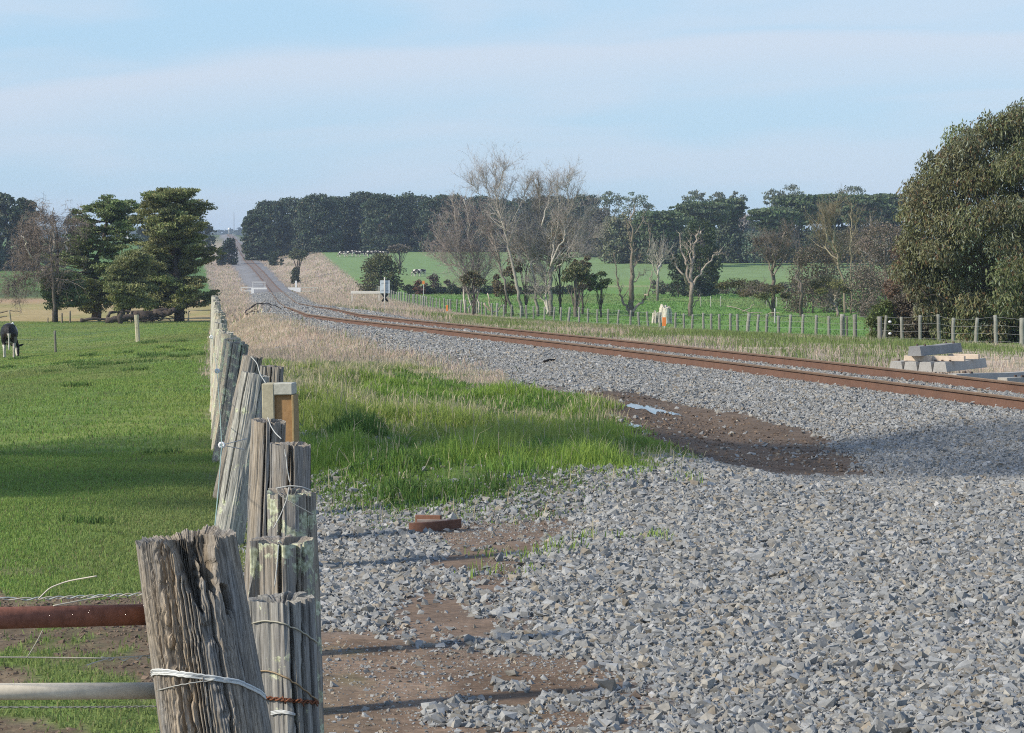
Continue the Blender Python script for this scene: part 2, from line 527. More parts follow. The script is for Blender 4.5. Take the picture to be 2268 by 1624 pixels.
def zones(x, y):
    """weights of the ground covers at world x, y"""
    x = np.asarray(x, float); y = np.asarray(y, float)
    jx = (fbm(x * 1.3, y * .8, 31, 4) - .5) * .9 * np.clip(y / 20, .5, 3); jy = (fbm(x * 1.1 + 9, y * .7, 33, 4) - .5) * 2.0 * np.clip(y / 20, .5, 3)
    s = x - xt_(y); xf = fx_(y); xr = rx_(y)
    Z = {}
    pad = sstep(-.35, .25, xf - x + (fbm(x * 2, y * .6, 35, 3) - .5) * .6)
    Z['paddock'] = pad
    mid = 1 - pad
    bw = np.where(s < 0, np.interp(y, [30, 45, 58, 72, 90, 110, 130, 370, 520, 1500], [5.2, 4.9, 3.6, 2.6, 1.75, 1.75, 2.2, 3.9, 4.7, 5.0]), np.where(y < 46, 4.2, 2.9))
    ballast = 1 - sstep(bw - .45, bw + .45, np.abs(s) + (fbm(x * .8, y * .5, 37, 4) - .5) * np.where(s < 0, np.minimum(1.6, bw * .45), 1.6))
    turf = softpoly(x + jx * .6, y + jy * .5, POLY_TURF, .35, 1.3)
    mud = softpoly(x + jx * .25, y + jy * .2, POLY_MUD, .25, .9)
    bare = softpoly(x + jx * .22, y + jy * .22, POLY_BARE, .10, .35)
    thin = softpoly(x + jx * .35, y + jy * .3, POLY_THIN, .15, .6)
    Z['ballast'] = ballast * mid * (1 - mud)
    nearpad = (y < 31) & (s < 0)
    pad_g = np.where(nearpad & (x > xf), 1.0, 0.0) * (1 - turf) * (1 - mud) * mid
    Z['pad'] = pad_g * (1 - bare)
    Z['thin'] = pad_g * thin
    Z['bare'] = pad_g * bare
    Z['turf'] = turf * mid * (1 - ballast * .0)
    Z['mud'] = mud * mid
    field = sstep(-.6, .6, x - xr)
    Z['field'] = field
    rest = mid * (1 - field) * (1 - ballast) * (1 - np.clip(turf + mud, 0, 1)) * (1 - np.where(nearpad, 1.0, 0))
    Z['dry'] = rest
    return Z


def mixc(c, w, col):
    w = np.asarray(w)[..., None]
    return c * (1 - w) + np.asarray(col) * w


def ground_colour(x, y):
    Z = zones(x, y)
    n1 = fbm(x * .35, y * .12, 41, 4); n2 = fbm(x * 1.7, y * .7, 43, 4); n3 = fbm(x * .05, y * .02, 45, 4)
    c = np.zeros(x.shape + (3,)) + (.17, .13, .095)                       # bare soil
    grass = np.zeros_like(c) + (.138, .200, .055)
    grass = mixc(grass, sstep(.42, .65, n1), (.185, .225, .064))
    grass = mixc(grass, sstep(.55, .75, n2) * .5, (.105, .16, .056))
    drycol = np.zeros_like(c) + (.40, .32, .25)
    drycol = mixc(drycol, sstep(.42, .62, n1), (.46, .375, .285))
    drycol = mixc(drycol, sstep(.54, .68, n2) * .7, (.20, .20, .09))
    field = np.zeros_like(c) + (.140, .255, .060)
    field = mixc(field, sstep(.4, .65, n3), (.180, .285, .080))
    field = mixc(field, sstep(.55, .7, fbm(x * .02, y * .006, 46, 3)) * .5, (.21, .26, .10))
    field = mixc(field, sstep(500, 560, y) * .7, (.20, .28, .125))
    field = mixc(field, np.exp(-((y - 470 - .12 * x) / 7) ** 2) * .55, (.36, .33, .18))
    far = sstep(900, 1500, y)
    # left paddock: hard green near, a strip of straw-coloured ground beyond the trees, green fields after it
    pad = grass.copy()
    mudp = sstep(.46, .58, fbm(x * 2.4, y * .9, 47, 4) + .16 * (1 - sstep(9.5, 15.5, y)) - .025 + .10 * np.exp(-((y - 14.0) / .9) ** 2)) * (1 - sstep(14.5, 18, y))
    pad = mixc(pad, mudp * .92, (.16, .115, .082))
    yb = y + (fbm(x * .05, y * .02, 48, 3) - .5) * 30
    straw = sstep(222, 226, y) * (1 - sstep(330, 365, yb))
    sc = np.zeros_like(c) + (.40, .31, .15)
    sc = mixc(sc, sstep(.4, .65, fbm(x * .2, y * .05, 49, 4)), (.33, .29, .12))
    sc = mixc(sc, sstep(290, 340, yb), (.42, .28, .17))
    pad = mixc(pad, straw, sc)
    pad = mixc(pad, sstep(335, 370, yb) * 1.0, (.10, .13, .05))
    pad = mixc(pad, sstep(400, 430, yb), (.115, .20, .055))
    fringe = ((x - xt_(y)) > -7.6) * (x < xt_(y)) * (y < 62)
    drycol = mixc(drycol, fringe * .85, (.165, .148, .128))
    c = mixc(c, Z['dry'], 0) + drycol * Z['dry'][..., None]
    c = c * (1 - Z['field'][..., None]) + field * Z['field'][..., None]
    c = c * (1 - Z['turf'][..., None]) + (grass * .8) * Z['turf'][..., None]
    gcol = np.zeros_like(c) + (.15, .145, .14)
    w = np.clip(Z['ballast'] + Z['pad'], 0, 1)[..., None]
    c = c * (1 - w) + gcol * w
    thin = np.clip(Z['thin'] * sstep(.24, .42, n2), 0, 1)
    c = mixc(c, thin * .9, (.195, .138, .097))
    farb = Z['ballast'] * sstep(60, 110, y)
    c = mixc(c, farb, (.235, .23, .225))
    bed = farb * (1 - sstep(.9, 1.25, np.abs(x - xt_(y)))) * sstep(80, 140, y)
    c = mixc(c, bed * .75, (.21, .165, .135))
    c = mixc(c, Z['bare'], (.25, .18, .128))
    c = mixc(c, Z['bare'] * sstep(.46, .60, n2), (.155, .108, .074))
    c = mixc(c, Z['bare'] * sstep(.56, .66, fbm(x * 2.6, y * 1.1, 57, 4)) * .6, (.16, .15, .07))
    c = mixc(c, Z['mud'], (.105, .078, .058))
    c = mixc(c, Z['mud'] * sstep(.5, .7, n1), (.15, .112, .082))
    c = c * (1 - Z['paddock'][..., None]) + pad * Z['paddock'][..., None]
    c = mixc(c, far * (1 - Z['ballast']), (.10, .14, .06))
    return c


def build_ground():
    ys = [-19, -16, -12, -8, -4, -1, 1, 2.5]
    y = 4.0
    while y < 32: ys.append(y); y += .12
    while y < 7500: ys.append(y); y *= 1.0085
    ys = np.array(ys)
    tin = np.linspace(-.2, .2, 320)
    tout = .2 * np.exp(np.linspace(0.06, 2.4, 34))
    ts = np.concatenate([-tout[::-1], tin, tout])
    Y, T = np.meshgrid(ys, ts, indexing='ij')
    X = (Y + 20) * T
    Zz = tz(X, np.maximum(Y, 2.2))
    C = ground_colour(X, np.maximum(Y, 2.2))
    n, m = Y.shape
    i = np.arange(n - 1)[:, None] * m; j = np.arange(m - 1)[None, :]
    Q = np.stack([i + j, i + j + 1, i + m + j + 1, i + m + j], -1).reshape(-1, 4)
    b = MB(); b.add(np.stack([X, Y, Zz], -1).reshape(-1, 3), Q, c=C.reshape(-1, 3))
    tag(b.build('ground', M_GROUND, smooth=True), kind='structure')


build_ground()


# ------------------------------------------------------------------ loose stones
def unit_(a):
    return a / np.linalg.norm(a, axis=1, keepdims=True)


def rock_shapes(n, npts, seed):
    r = np.random.default_rng(seed)
    out = []
    for k in range(n):
        sharp = k % 4 == 0
        p = np.array([[i, j, q] for i in (-1, 1) for j in (-1, 1) for q in (-1, 1)], float) * .62
        p += r.uniform(-.40, .40, p.shape)
        if npts > 8: p = np.concatenate([p, r.normal(0, .5, (npts - 8, 3))])
        if sharp:
            p = unit_(r.normal(size=(int(r.integers(6, 8)), 3))) * r.uniform(.85, 1.15, (1, 1))
            p[0] = (0, 0, 1); p[1] = (.9, 0, -.3); p[2] = (-.5, .8, -.3); p[3] = (-.4, -.85, -.2)
            p += r.normal(0, .20, p.shape)
        p *= np.array([1.05, r.uniform(.55, .95), r.uniform(.4, .75)])
        bm = bmesh.new()
        for q in p: bm.verts.new(q)
        bmesh.ops.convex_hull(bm, input=list(bm.verts))
        for w in [w for w in bm.verts if not w.link_faces]: bm.verts.remove(w)
        bmesh.ops.triangulate(bm, faces=list(bm.faces))
        bm.verts.index_update()
        V = np.array([w.co[:] for w in bm.verts]); T = np.array([[w.index for w in f.verts] for f in bm.faces])
        bm.free(); out.append((V, T))
    return out


def rand_rot(r, n):
    q = r.normal(size=(n, 4)); q /= np.linalg.norm(q, axis=1)[:, None]
    w, x, y, z = q.T
    return np.stack([np.stack([1 - 2 * (y * y + z * z), 2 * (x * y - z * w), 2 * (x * z + y * w)], -1),
                     np.stack([2 * (x * y + z * w), 1 - 2 * (x * x + z * z), 2 * (y * z - x * w)], -1),
                     np.stack([2 * (x * z - y * w), 2 * (y * z + x * w), 1 - 2 * (x * x + y * y)], -1)], 1)


def stone_colours(r, n, brown=.07):
    t = r.uniform(0, 1, n)
    base = np.stack([.270 + .0 * t, .272 + 0 * t, .262 + 0 * t], -1) * (0.68 + .56 * r.uniform(0, 1, (n, 1)) ** 1.2)
    warm = r.uniform(0, 1, n)
    base[warm < .28] *= (1.07, 1.0, .90)
    b = warm < brown
    base[b] = np.array([.26, .225, .175]) * r.uniform(.6, 1.25, (b.sum(), 1))
    w = warm > .985
    base[w] = np.array([.42, .41, .39]) * r.uniform(.8, 1.1, (w.sum(), 1))
    return base


def scatter_stones(name, x, y, size, r, shapes, sink=.15, lift=0.0, brown=.07, flat=.85):
    n = len(x)
    z = tz(x, y) + size * (.35 - sink) * r.uniform(.3, 1.3, n) + lift
    col = stone_colours(r, n, brown)
    R = rand_rot(r, n)
    kind = r.integers(0, len(shapes), n)
    b = MB()
    for k, (V, T) in enumerate(shapes):
        ids = np.where(kind == k)[0]
        if not len(ids): continue
        v = np.einsum('nij,mj->nmi', R[ids], V) * size[ids][:, None, None]
        v[..., 2] *= flat
        v += np.stack([x[ids], y[ids], z[ids]], -1)[:, None, :]
        m = len(V)
        t = T[None] + (np.arange(len(ids)) * m)[:, None, None]
        b.add(v.reshape(-1, 3), t=t.reshape(-1, 3), c=np.repeat(col[ids], m, axis=0))
    return b


def inframe(x, y, mu=90):
    u = 1134 + x / y * FPX
    return (u > -mu) & (u < 2268 + mu)


def scatter_xy(r, n, y0, y1, u0=-60, u1=2330, pw=1.0):
    """points spread evenly per square metre over the wedge that the view covers"""
    y = np.sqrt(r.uniform(y0 * y0, y1 * y1, n))
    u = r.uniform(u0, u1, n)
    return (u - 1134) / FPX * y, y


def build_stones():
    r = np.random.default_rng(12)
    fine = rock_shapes(24, 9, 3); coarse = rock_shapes(10, 8, 4)
    x, y = scatter_xy(r, 700000, 9.2, 33, 300, 2920)
    Z = zones(x, y)
    d = Z['pad'] * (1 - .978 * Z['thin'] * sstep(.24, .42, fbm(x * 1.7, y * .7, 43, 4)))
    d = d * (0.55 + .45 * sstep(.3, .5, fbm(x * .9, y * .5, 51, 3)))
    d = np.maximum(d * (1 - sstep(.35, .7, Z['bare'])), Z['bare'] * .010)
    d = np.maximum(d, Z['bare'] * sstep(.63, .7, fbm(x * 2.1, y * 1.2, 52, 2)) * .8)
    d = np.maximum(d * (1 - sstep(.2, .6, Z['mud'])), Z['mud'] * .012 * sstep(.35, .6, fbm(x * 1.2, y * .5, 53, 2)))
    d = np.maximum(d, Z['turf'] * .02)
    d = np.maximum(d, Z['ballast'])
    k = r.uniform(0, 1, len(x)) < d
    x, y = x[k], y[k]
    size = np.clip(r.lognormal(math.log(.0142), .44, len(x)), .005, .046)
    pile = sstep(.55, .8, fbm(x * 1.1, y * .8, 55, 3)) * .05
    b = scatter_stones('gravel', x, y, size, r, fine)
    # clods of churned soil among the stones of the mud strip and the bare patch
    n = 60000
    x2, y2 = scatter_xy(r, n, 9.6, 42, 300, 2100)
    Z2 = zones(x2, y2)
    k = r.uniform(0, 1, n) < np.maximum(Z2['mud'] * .6, np.maximum(Z2['bare'] * .035, Z2['thin'] * .07))
    x2, y2 = x2[k], y2[k]
    s2 = np.clip(r.lognormal(math.log(.011), .65, len(x2)), .003, .05)
    b2 = scatter_stones('gravel', x2, y2, s2, r, fine, sink=.45)
    for q in range(len(b2.v)):
        b2.c[q] = np.array([.135, .098, .070]) * (.6 + .8 * vnoise(b2.v[q][:, 0] * 9, b2.v[q][:, 1] * 9, 77))[:, None]
    # grit trodden into the bare soil
    xg, yg = scatter_xy(r, 90000, 9.5, 19, 600, 1700)
    Zg = zones(xg, yg); k = r.uniform(0, 1, 90000) < np.maximum(Zg['bare'] * .35, Zg['thin'] * .5) * sstep(.35, .6, fbm(xg * 1.9, yg * 1.2, 58, 3))
    bg = scatter_stones('gravel', xg[k], yg[k], np.clip(r.lognormal(math.log(.0048), .5, k.sum()), .002, .014), r, fine, sink=.3, brown=.4)
    off = b.n
    b.v += bg.v; b.c += bg.c; b.t += [t_ + off for t_ in bg.t]; b.n += bg.n
    x3, y3 = scatter_xy(r, 30000, 9.4, 20, -60, 640)
    g3 = ground_colour(x3, y3); k = (zones(x3, y3)['paddock'] > .5) & (g3[:, 0] > g3[:, 1] * 1.02) & (r.uniform(0, 1, 30000) < .5)
    b3 = scatter_stones('gravel', x3[k], y3[k], np.clip(r.lognormal(math.log(.006), .6, k.sum()), .002, .022), r, fine, sink=.4)
    b3.c = [np.array([.15, .108, .077]) * (.6 + .8 * vnoise(v_[:, 0] * 9, v_[:, 1] * 9, 78))[:, None] for v_ in b3.v]
    off = b.n
    b.v += b3.v; b.c += b3.c; b.t += [t_ + off for t_ in b3.t]; b.n += b3.n
    off = b.n
    b.v += b2.v; b.c += b2.c; b.t += [t_ + off for t_ in b2.t]; b.n += b2.n
    tag(b.build('gravel', M_STONE), 'loose grey crushed rock spread beside the fence and track', 'gravel', kind='stuff')
    # railway ballast from the near right edge to where single stones melt together
    n = 520000
    yy = 31 + (125 - 31) * r.uniform(0, 1, n) ** 1.35
    ss = r.uniform(-7.5, 4.6, n)
    xx = xt_(yy) + ss
    k = inframe(xx, yy, 420)
    xx, yy = xx[k], yy[k]
    Z = zones(xx, yy)
    d = np.maximum(np.maximum(Z['ballast'] * (1 - sstep(.2, .6, Z['mud'])), Z['mud'] * .012), Z['dry'] * .12 * (xx - xt_(yy) > -7.2) * (yy < 75))
    k = r.uniform(0, 1, len(xx)) < d
    xx, yy = xx[k], yy[k]
    n2_ = 150000
    y2 = 118 + (420 - 118) * r.uniform(0, 1, n2_) ** 1.3; x2 = xt_(y2) + r.uniform(-6.5, 4.6, n2_)
    k = inframe(x2, y2) & (r.uniform(0, 1, n2_) < zones(x2, y2)['ballast'])
    xx = np.concatenate([xx, x2[k]]); yy = np.concatenate([yy, y2[k]])
    size = np.clip(r.lognormal(math.log(.0235), .30, len(xx)), .012, .05) * np.clip(yy / 55, 1, 3.0)
    b = scatter_stones('ballast', xx, yy, size, r, coarse, brown=.09)
    tag(b.build('ballast', M_STONE), 'grey stone ballast banked along the railway track', 'ballast', kind='stuff')


build_stones()


# ------------------------------------------------------------------ grass
def blades(b, r, x, y, h, w, col, lean=.35, zoff=0.0, tipcol=None):
    n = len(x)
    z = tz(x, y) + zoff
    a = r.uniform(0, 2 * math.pi, n)
    la = r.uniform(0, 2 * math.pi, n); lm = np.abs(r.normal(0, lean, n))
    dx, dy = np.cos(a) * w * .5, np.sin(a) * w * .5
    ox, oy = np.cos(la) * lm * h, np.sin(la) * lm * h
    B = np.stack([x, y, z], -1)
    V = np.empty((n, 5, 3))
    side = np.stack([dx, dy, np.zeros(n)], -1)
    V[:, 0] = B - side; V[:, 1] = B + side
    M = B + np.stack([ox * .35, oy * .35, h * .6], -1)
    V[:, 2] = M + side * .75; V[:, 3] = M - side * .75
    V[:, 4] = B + np.stack([ox, oy, h * np.maximum(1 - lm * .35, .35)], -1)
    i = np.arange(n)[:, None] * 5
    C = np.repeat(col[:, None, :], 5, axis=1).copy()
    if tipcol is not None:
        C[:, 4] = tipcol; C[:, 2] = (C[:, 2] + tipcol) / 2; C[:, 3] = C[:, 2]
    b.add(V.reshape(-1, 3), (i + np.array([0, 1, 2, 3])).reshape(-1, 4), (i + np.array([3, 2, 4])).reshape(-1, 3), C.reshape(-1, 3))


def grass_cols(r, n, base, spread=.3):
    c = np.asarray(base) * r.uniform(1 - spread, 1 + spread, (n, 1))
    return c * r.uniform(.9, 1.1, (n, 3))


def build_grass():
    r = np.random.default_rng(21)
    # short paddock sward
    b = MB()
    for (n, y0, y1, h0, w) in ((230000, 9, 26, .030, .006), (120000, 24, 60, .038, .010), (90000, 55, 135, .045, .022), (60000, 130, 226, .05, .04)):
        x, y = scatter_xy(r, n, y0, y1, -560 if y1 < 30 else -220, 620)
        Z = zones(x, y)
        g = ground_colour(x, y)
        green = np.clip((g[:, 1] / (g[:, 0] + 1e-6) - .85) * 2.2, 0.03, 1)
        k = (r.uniform(0, 1, n) < Z['paddock'] * green)
        x, y = x[k], y[k]
        m = len(x)
        f = fbm(x * .5, y * .16, 61, 3)
        col = grass_cols(r, m, (.220, .318, .082), .24)
        col = mixc(col, sstep(.42, .65, f) * .85, (.300, .360, .098))
        f3 = fbm(x * .22, y * .05, 62, 3)
        col = mixc(col, sstep(.5, .66, f3) * .6, (.235, .255, .105))
        col = mixc(col, sstep(.62, .42, f) * 0 + (r.uniform(0, 1, m) < .05), (.26, .23, .12))
        blades(b, r, x, y, h0 * .8 * r.uniform(.4, 1.7, m) * (.6 + .9 * f), w * r.uniform(.6, 1.3, m), col, .85)
    for q in range(26):
        if q < 5: gx, gy = G(*[(318, 803), (150, 806), (190, 808), (340, 787), (420, 789)][q])
        else:
            gx, gy = scatter_xy(r, 1, 14, 120, 0, 470); gx, gy = float(gx[0]), float(gy[0])
        n = 160; R = .14 + .0022 * gy + (.15 if q < 5 else 0); rr = R * np.sqrt(r.uniform(0, 1, n)); a = r.uniform(0, 2 * math.pi, n)
        blades(b, r, gx + rr * np.cos(a), gy + rr * np.sin(a) * .6, (.05 + .0006 * gy) * r.uniform(.5, 1.3, n), (.006 + .00016 * gy) * r.uniform(.7, 1.3, n), grass_cols(r, n, (.12, .19, .055), .3), .6)
    tag(b.build('paddock_grass', M_BLADE), 'short green paddock grass left of the post fence', 'grass', kind='stuff')
    # rank green grass between fence and track
    b = MB()
    x, y = scatter_xy(r, 470000, 15, 58, 480, 1560)
    Z = zones(x, y)
    dens = np.maximum(Z['turf'] ** .8 * (.5 + .7 * sstep(.3, .6, fbm(x * .9, y * .5, 63, 3))), Z['pad'] * .20 * sstep(.60, .66, fbm(x * 1.3, y * .8, 65, 3)) * sstep(15, 17, y))
    k = r.uniform(0, 1, len(x)) < dens * np.clip(1.2 - y / 120, .3, 1)
    x, y = x[k], y[k]; m = len(x)
    f = fbm(x * .8, y * .35, 67, 3); f2 = fbm(x * .35, y * .12, 69, 3)
    col = grass_cols(r, m, (.165, .270, .058), .32)
    col = mixc(col, sstep(.40, .60, f) * .8, (.285, .395, .080))
    col = mixc(col, sstep(.54, .68, f2) * .5, (.30, .34, .10))
    straw = (r.uniform(0, 1, m) < .02 + .20 * sstep(31, 40, y) * sstep(.42, .58, f2))
    col[straw] = np.array([.50, .44, .27]) * r.uniform(.7, 1.2, (straw.sum(), 1))
    h = (.045 + .20 * sstep(.36, .70, f * .6 + .4 * fbm(x * 2.2, y * 1.0, 68, 2)) ** 1.3) * r.uniform(.5, 1.35, m) * (.45 + .55 * sstep(.1, .9, Z['turf'][k]))
    h[straw] = np.maximum(h[straw] * 1.5, .12 * r.uniform(.6, 1.6, straw.sum()))
    blades(b, r, x, y, h, .0075 * r.uniform(.7, 1.4, m) * np.clip(y / 25, .9, 1.8), col, .62)
    # darker rush tussocks
    for (u, v, R, hh, n) in ((792, 962, .34, .34, 700), (820, 950, .22, .26, 400), (762, 862, .34, .30, 400), (1095, 938, .3, .24, 500), (975, 868, .3, .24, 400), (1310, 960, .28, .22, 400), (885, 1098, .34, .17, 500), (960, 1100, .3, .15, 400), (1335, 1026, .22, .16, 300), (1060, 1085, .3, .15, 400), (1240, 918, .3, .22, 400), (1010, 1010, .4, .2, 500), (870, 1030, .4, .18, 500)):
        gx, gy = G(u, v)
        rr = R * np.sqrt(r.uniform(0, 1, n)) * r.uniform(.5, 1.4, n); a = r.uniform(0, 2 * math.pi, n)
        col = grass_cols(r, n, (.105, .185, .048), .4)
        blades(b, r, gx + rr * np.cos(a), gy + rr * np.sin(a) * 1.5, hh * r.uniform(.4, 1.15, n) * (1.1 - .75 * np.clip(rr / R, 0, 1)), .008 * r.uniform(.7, 1.3, n), col, .55)
    tag(b.build('verge_grass', M_BLADE), 'rank green grass on the rough ground between fence and track', 'grass', kind='stuff')
    # coarse tufts of the field beyond the right fence
    b = MB()
    x, y = scatter_xy(r, 150000, 100, 400, 900, 2400)
    Z = zones(x, y); f = fbm(x * .12, y * .04, 79, 3); f2 = fbm(x * .5, y * .2, 80, 2)
    k = r.uniform(0, 1, 150000) < (Z['field'] > .9) * (.25 + .75 * sstep(.45, .6, f2))
    x, y, f = x[k], y[k], f[k]; m = len(x)
    col = grass_cols(r, m, (.165, .285, .075), .35)
    col = mixc(col, sstep(.5, .65, f) * .8, (.25, .30, .12))
    blades(b, r, x, y, .10 * r.uniform(.4, 1.5, m) * np.clip(y / 180, .8, 1.6), .05 * r.uniform(.6, 1.4, m) * np.clip(y / 180, .8, 2), col, .8)
    tag(b.build('field_grass', M_BLADE), 'bright green tufty grass of the field beyond the right fence', 'grass', kind='stuff')
    # dry pinkish stalks on the banks
    b = MB()
    for (n, y0, y1, u0, u1, h0, w) in ((240000, 40, 112, 440, 1120, .15, .007), (330000, 50, 260, 640, 2330, .26, .013), (100000, 110, 420, 440, 1000, .4, .030), (70000, 380, 760, 440, 860, .45, .06)):
        x, y = scatter_xy(r, n, y0, y1, u0, u1)
        Z = zones(x, y)
        k = r.uniform(0, 1, n) < Z['dry'] * (.25 + .75 * sstep(.3, .5, fbm(x * .5, y * .2, 71, 3)))
        x, y = x[k], y[k]; m = len(x)
        f = fbm(x * .25, y * .10, 73, 3)
        col = grass_cols(r, m, (.53, .435, .335), .25)
        col = mixc(col, sstep(.45, .65, f) * .6, (.45, .36, .29))
        right = (x - xt_(y) > 3).astype(float) * (y < 230)
        gsel = r.uniform(0, 1, m) < (.15 + .85 * right) * sstep(.36 - .12 * (x - xt_(y) > 11), .52 - .12 * (x - xt_(y) > 11), fbm(x * .35, y * .12, 75, 3))
        col[gsel] = np.array([.19, .25, .085]) * r.uniform(.6, 1.25, (gsel.sum(), 1))
        blades(b, r, x, y, h0 * r.uniform(.35, 1.25, m) * (.6 + .7 * f), w * r.uniform(.6, 1.4, m), col, .75)
    tag(b.build('dry_grass', M_DRY), 'dry buff and pink grass on the railway banks', 'grass', kind='stuff')


build_grass()


# ------------------------------------------------------------------ track
def build_rails():
    yy = np.concatenate([np.arange(8, 120, .8), np.arange(120, 400, 3), np.arange(400, 1700, 8)])
    cx = xt_(yy); cz = tz(cx, yy) + .012
    dx = np.gradient(cx, yy); nn = np.sqrt(1 + dx * dx)
    nx, ny = 1 / nn, -dx / nn                                   # to the right of the track
    prof = [(-.064, 0), (.064, 0), (.064, .012), (.012, .028), (.008, .110), (.034, .122), (.034, .146), (.026, .153), (-.026, .153), (-.034, .146), (-.034, .122), (-.008, .110), (-.012, .028), (-.064, .012)]
    k = len(prof)
    for side, lab in ((-1, 'rusty steel rail of the track, the one nearer the green turf'), (1, 'rusty steel rail of the track, the one nearer the stacked sleepers')):
        off = side * .836
        V = np.empty((len(yy), k, 3))
        C = np.empty((len(yy), k, 3))
        for q, (a, h) in enumerate(prof):
            V[:, q, 0] = cx + (off + a) * nx; V[:, q, 1] = yy + (off + a) * ny; V[:, q, 2] = cz + h
            C[:, q] = (.235, .165, .102) if h > .15 else ((.145, .080, .053) if h < .12 else (.135, .088, .058))
        i = np.arange(len(yy) - 1)[:, None] * k; j = np.arange(k)[None, :]; j2 = (j + 1) % k
        Q = np.stack([i + j, i + k + j, i + k + j2, i + j2], -1).reshape(-1, 4)
        b = MB(); b.add(V.reshape(-1, 3), Q, c=C.reshape(-1, 3))
        tag(b.build('rail', M_RAIL), lab, 'rail', 'rails of the railway track')


build_rails()


# ------------------------------------------------------------------ weathered posts
def post_mesh(seed, r0, h, na=72, nh=90, flats=5, groove=.05, crack=4, jag=.012, taper=.12, knots=2, hollow=.5, special=None, tint=(1, 1, 1)):
    """a split post standing on z=0: polar grid with real grooves and cracks, a ragged hollow top"""
    r = np.random.default_rng(seed)
    ph = np.linspace(0, 2 * math.pi, na, endpoint=False)
    t = np.linspace(0, 1, nh)
    A, T = np.meshgrid(ph, t, indexing='xy')            # rows = height
    k = A / (2 * math.pi)
    rr = np.full(A.shape, 1.0)
    for q in range(flats):
        a0 = r.uniform(0, 2 * math.pi); c0 = r.uniform(.80, .97)
        cs = np.cos(A - a0)
        rr = np.where(cs > .3, np.minimum(rr, c0 / np.maximum(cs, .3)), rr)
    wander = (vnoise(T * 5, np.full_like(T, seed * 1.7), 5) - .5) * .012
    kk = k + wander
    def grain(freq, vs, sd):
        return vnoise(kk * freq, T * vs + sd, sd + seed * 7, px=freq)
    g = 1 - np.abs(2 * grain(17, 3 * h, 1) - 1)
    g2 = 1 - np.abs(2 * grain(44, 5 * h, 2) - 1)
    rr = rr - groove * .8 * (1 - g) ** 2 - groove * .8 * (1 - g2) ** 1.5 + .05 * (grain(7, 2, 3) - .5)
    top = 1 - jag * (grain(64, 0, 9)[0] * .5 + grain(25, 0, 10)[0] * .5 + vnoise(k[0] * 3, np.zeros(na), 4 + seed, px=3) * 1.3)
    C = np.ones(A.shape + (3,)) * (.86 + .28 * grain(90, 10 * h, 6))[..., None]
    C = C * np.asarray(tint)
    for q in range(crack):
        a0 = r.uniform(0, 1); w = r.uniform(.005, .015); t0 = r.uniform(.1, .7)
        dd = np.abs((k - a0 + .5 + (vnoise(T * 6, T * 0 + q, 8) - .5) * .02) % 1 - .5)
        wc = w * sstep(t0, t0 + .25, T)
        m = sstep(1.0, .45, dd / np.maximum(wc, 1e-5)) * (wc > 0)
        rr = rr - .36 * m
    for q in range(knots):
        a0 = r.uniform(0, 1); t0 = r.uniform(.3, .95)
        dd = np.hypot(((k - a0 + .5) % 1 - .5) * 2 * math.pi * r0, (T - t0) * h * .6)
        rr = rr + .06 * np.exp(-(dd / .02) ** 2)
    Rr = r0 * (1 + taper * (1 - T)) * rr
    Zh = T * h * top[None, :] if False else np.minimum(T * h, h) - (1 - top)[None, :] * h * sstep(.6, 1.0, T)
    if special is not None: Rr, Zh, C = special(A, T, Rr, Zh, C, r0, h)
    V = np.stack([Rr * np.cos(A), Rr * np.sin(A), Zh], -1).reshape(-1, 3)
    n = nh
    i = np.arange(n - 1)[:, None] * na; j = np.arange(na)[None, :]; j2 = (j + 1) % na
    Q = np.stack([i + j, i + j2, i + na + j2, i + na + j], -1).reshape(-1, 4)
    cols = [C.reshape(-1, 3)]
    # broken end grain: rings going in and down
    base = (n - 1) * na; cnt = n * na; Vs = [V]; Qs = [Q]
    rim = V[base:base + na]
    cen = np.array([0, 0, rim[:, 2].min() - .004])
    for f, dz in ((.86, .004), (.66, .014), (.42, .02), (.2, .024)):
        ring = cen + (rim - cen) * (f, f, 1)
        ring[:, 2] = rim[:, 2] * f + cen[2] * (1 - f) - dz * hollow + (vnoise(ph * 5, np.full(na, f * 9), seed) - .5) * .006
        Vs.append(ring)
        Qs.append(np.stack([base + j[0], base + j2[0], cnt + j2[0], cnt + j[0]], -1))
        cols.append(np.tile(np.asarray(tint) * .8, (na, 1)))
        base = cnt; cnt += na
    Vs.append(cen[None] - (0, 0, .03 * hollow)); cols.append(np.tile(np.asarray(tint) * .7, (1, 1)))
    Tt = np.stack([base + j[0], base + j2[0], np.full(na, cnt)], -1)
    b = MB(); b.add(np.concatenate(Vs), np.concatenate(Qs), Tt, np.concatenate(cols))
    return b


def stand_post(name, base, top, b, mat, spin=0.0):
    """stand a post built on z=0 on the point base, leaning so that its axis passes through top"""
    o = b.build(name, mat, smooth=False)
    d = Vector(top) - Vector(base)
    q = Vector((0, 0, 1)).rotation_difference(d.normalized())
    o.rotation_mode = 'QUATERNION'
    o.rotation_quaternion = q @ Matrix.Rotation(spin, 3, 'Z').to_quaternion()
    o.location = base
    return o


POSTS = {}


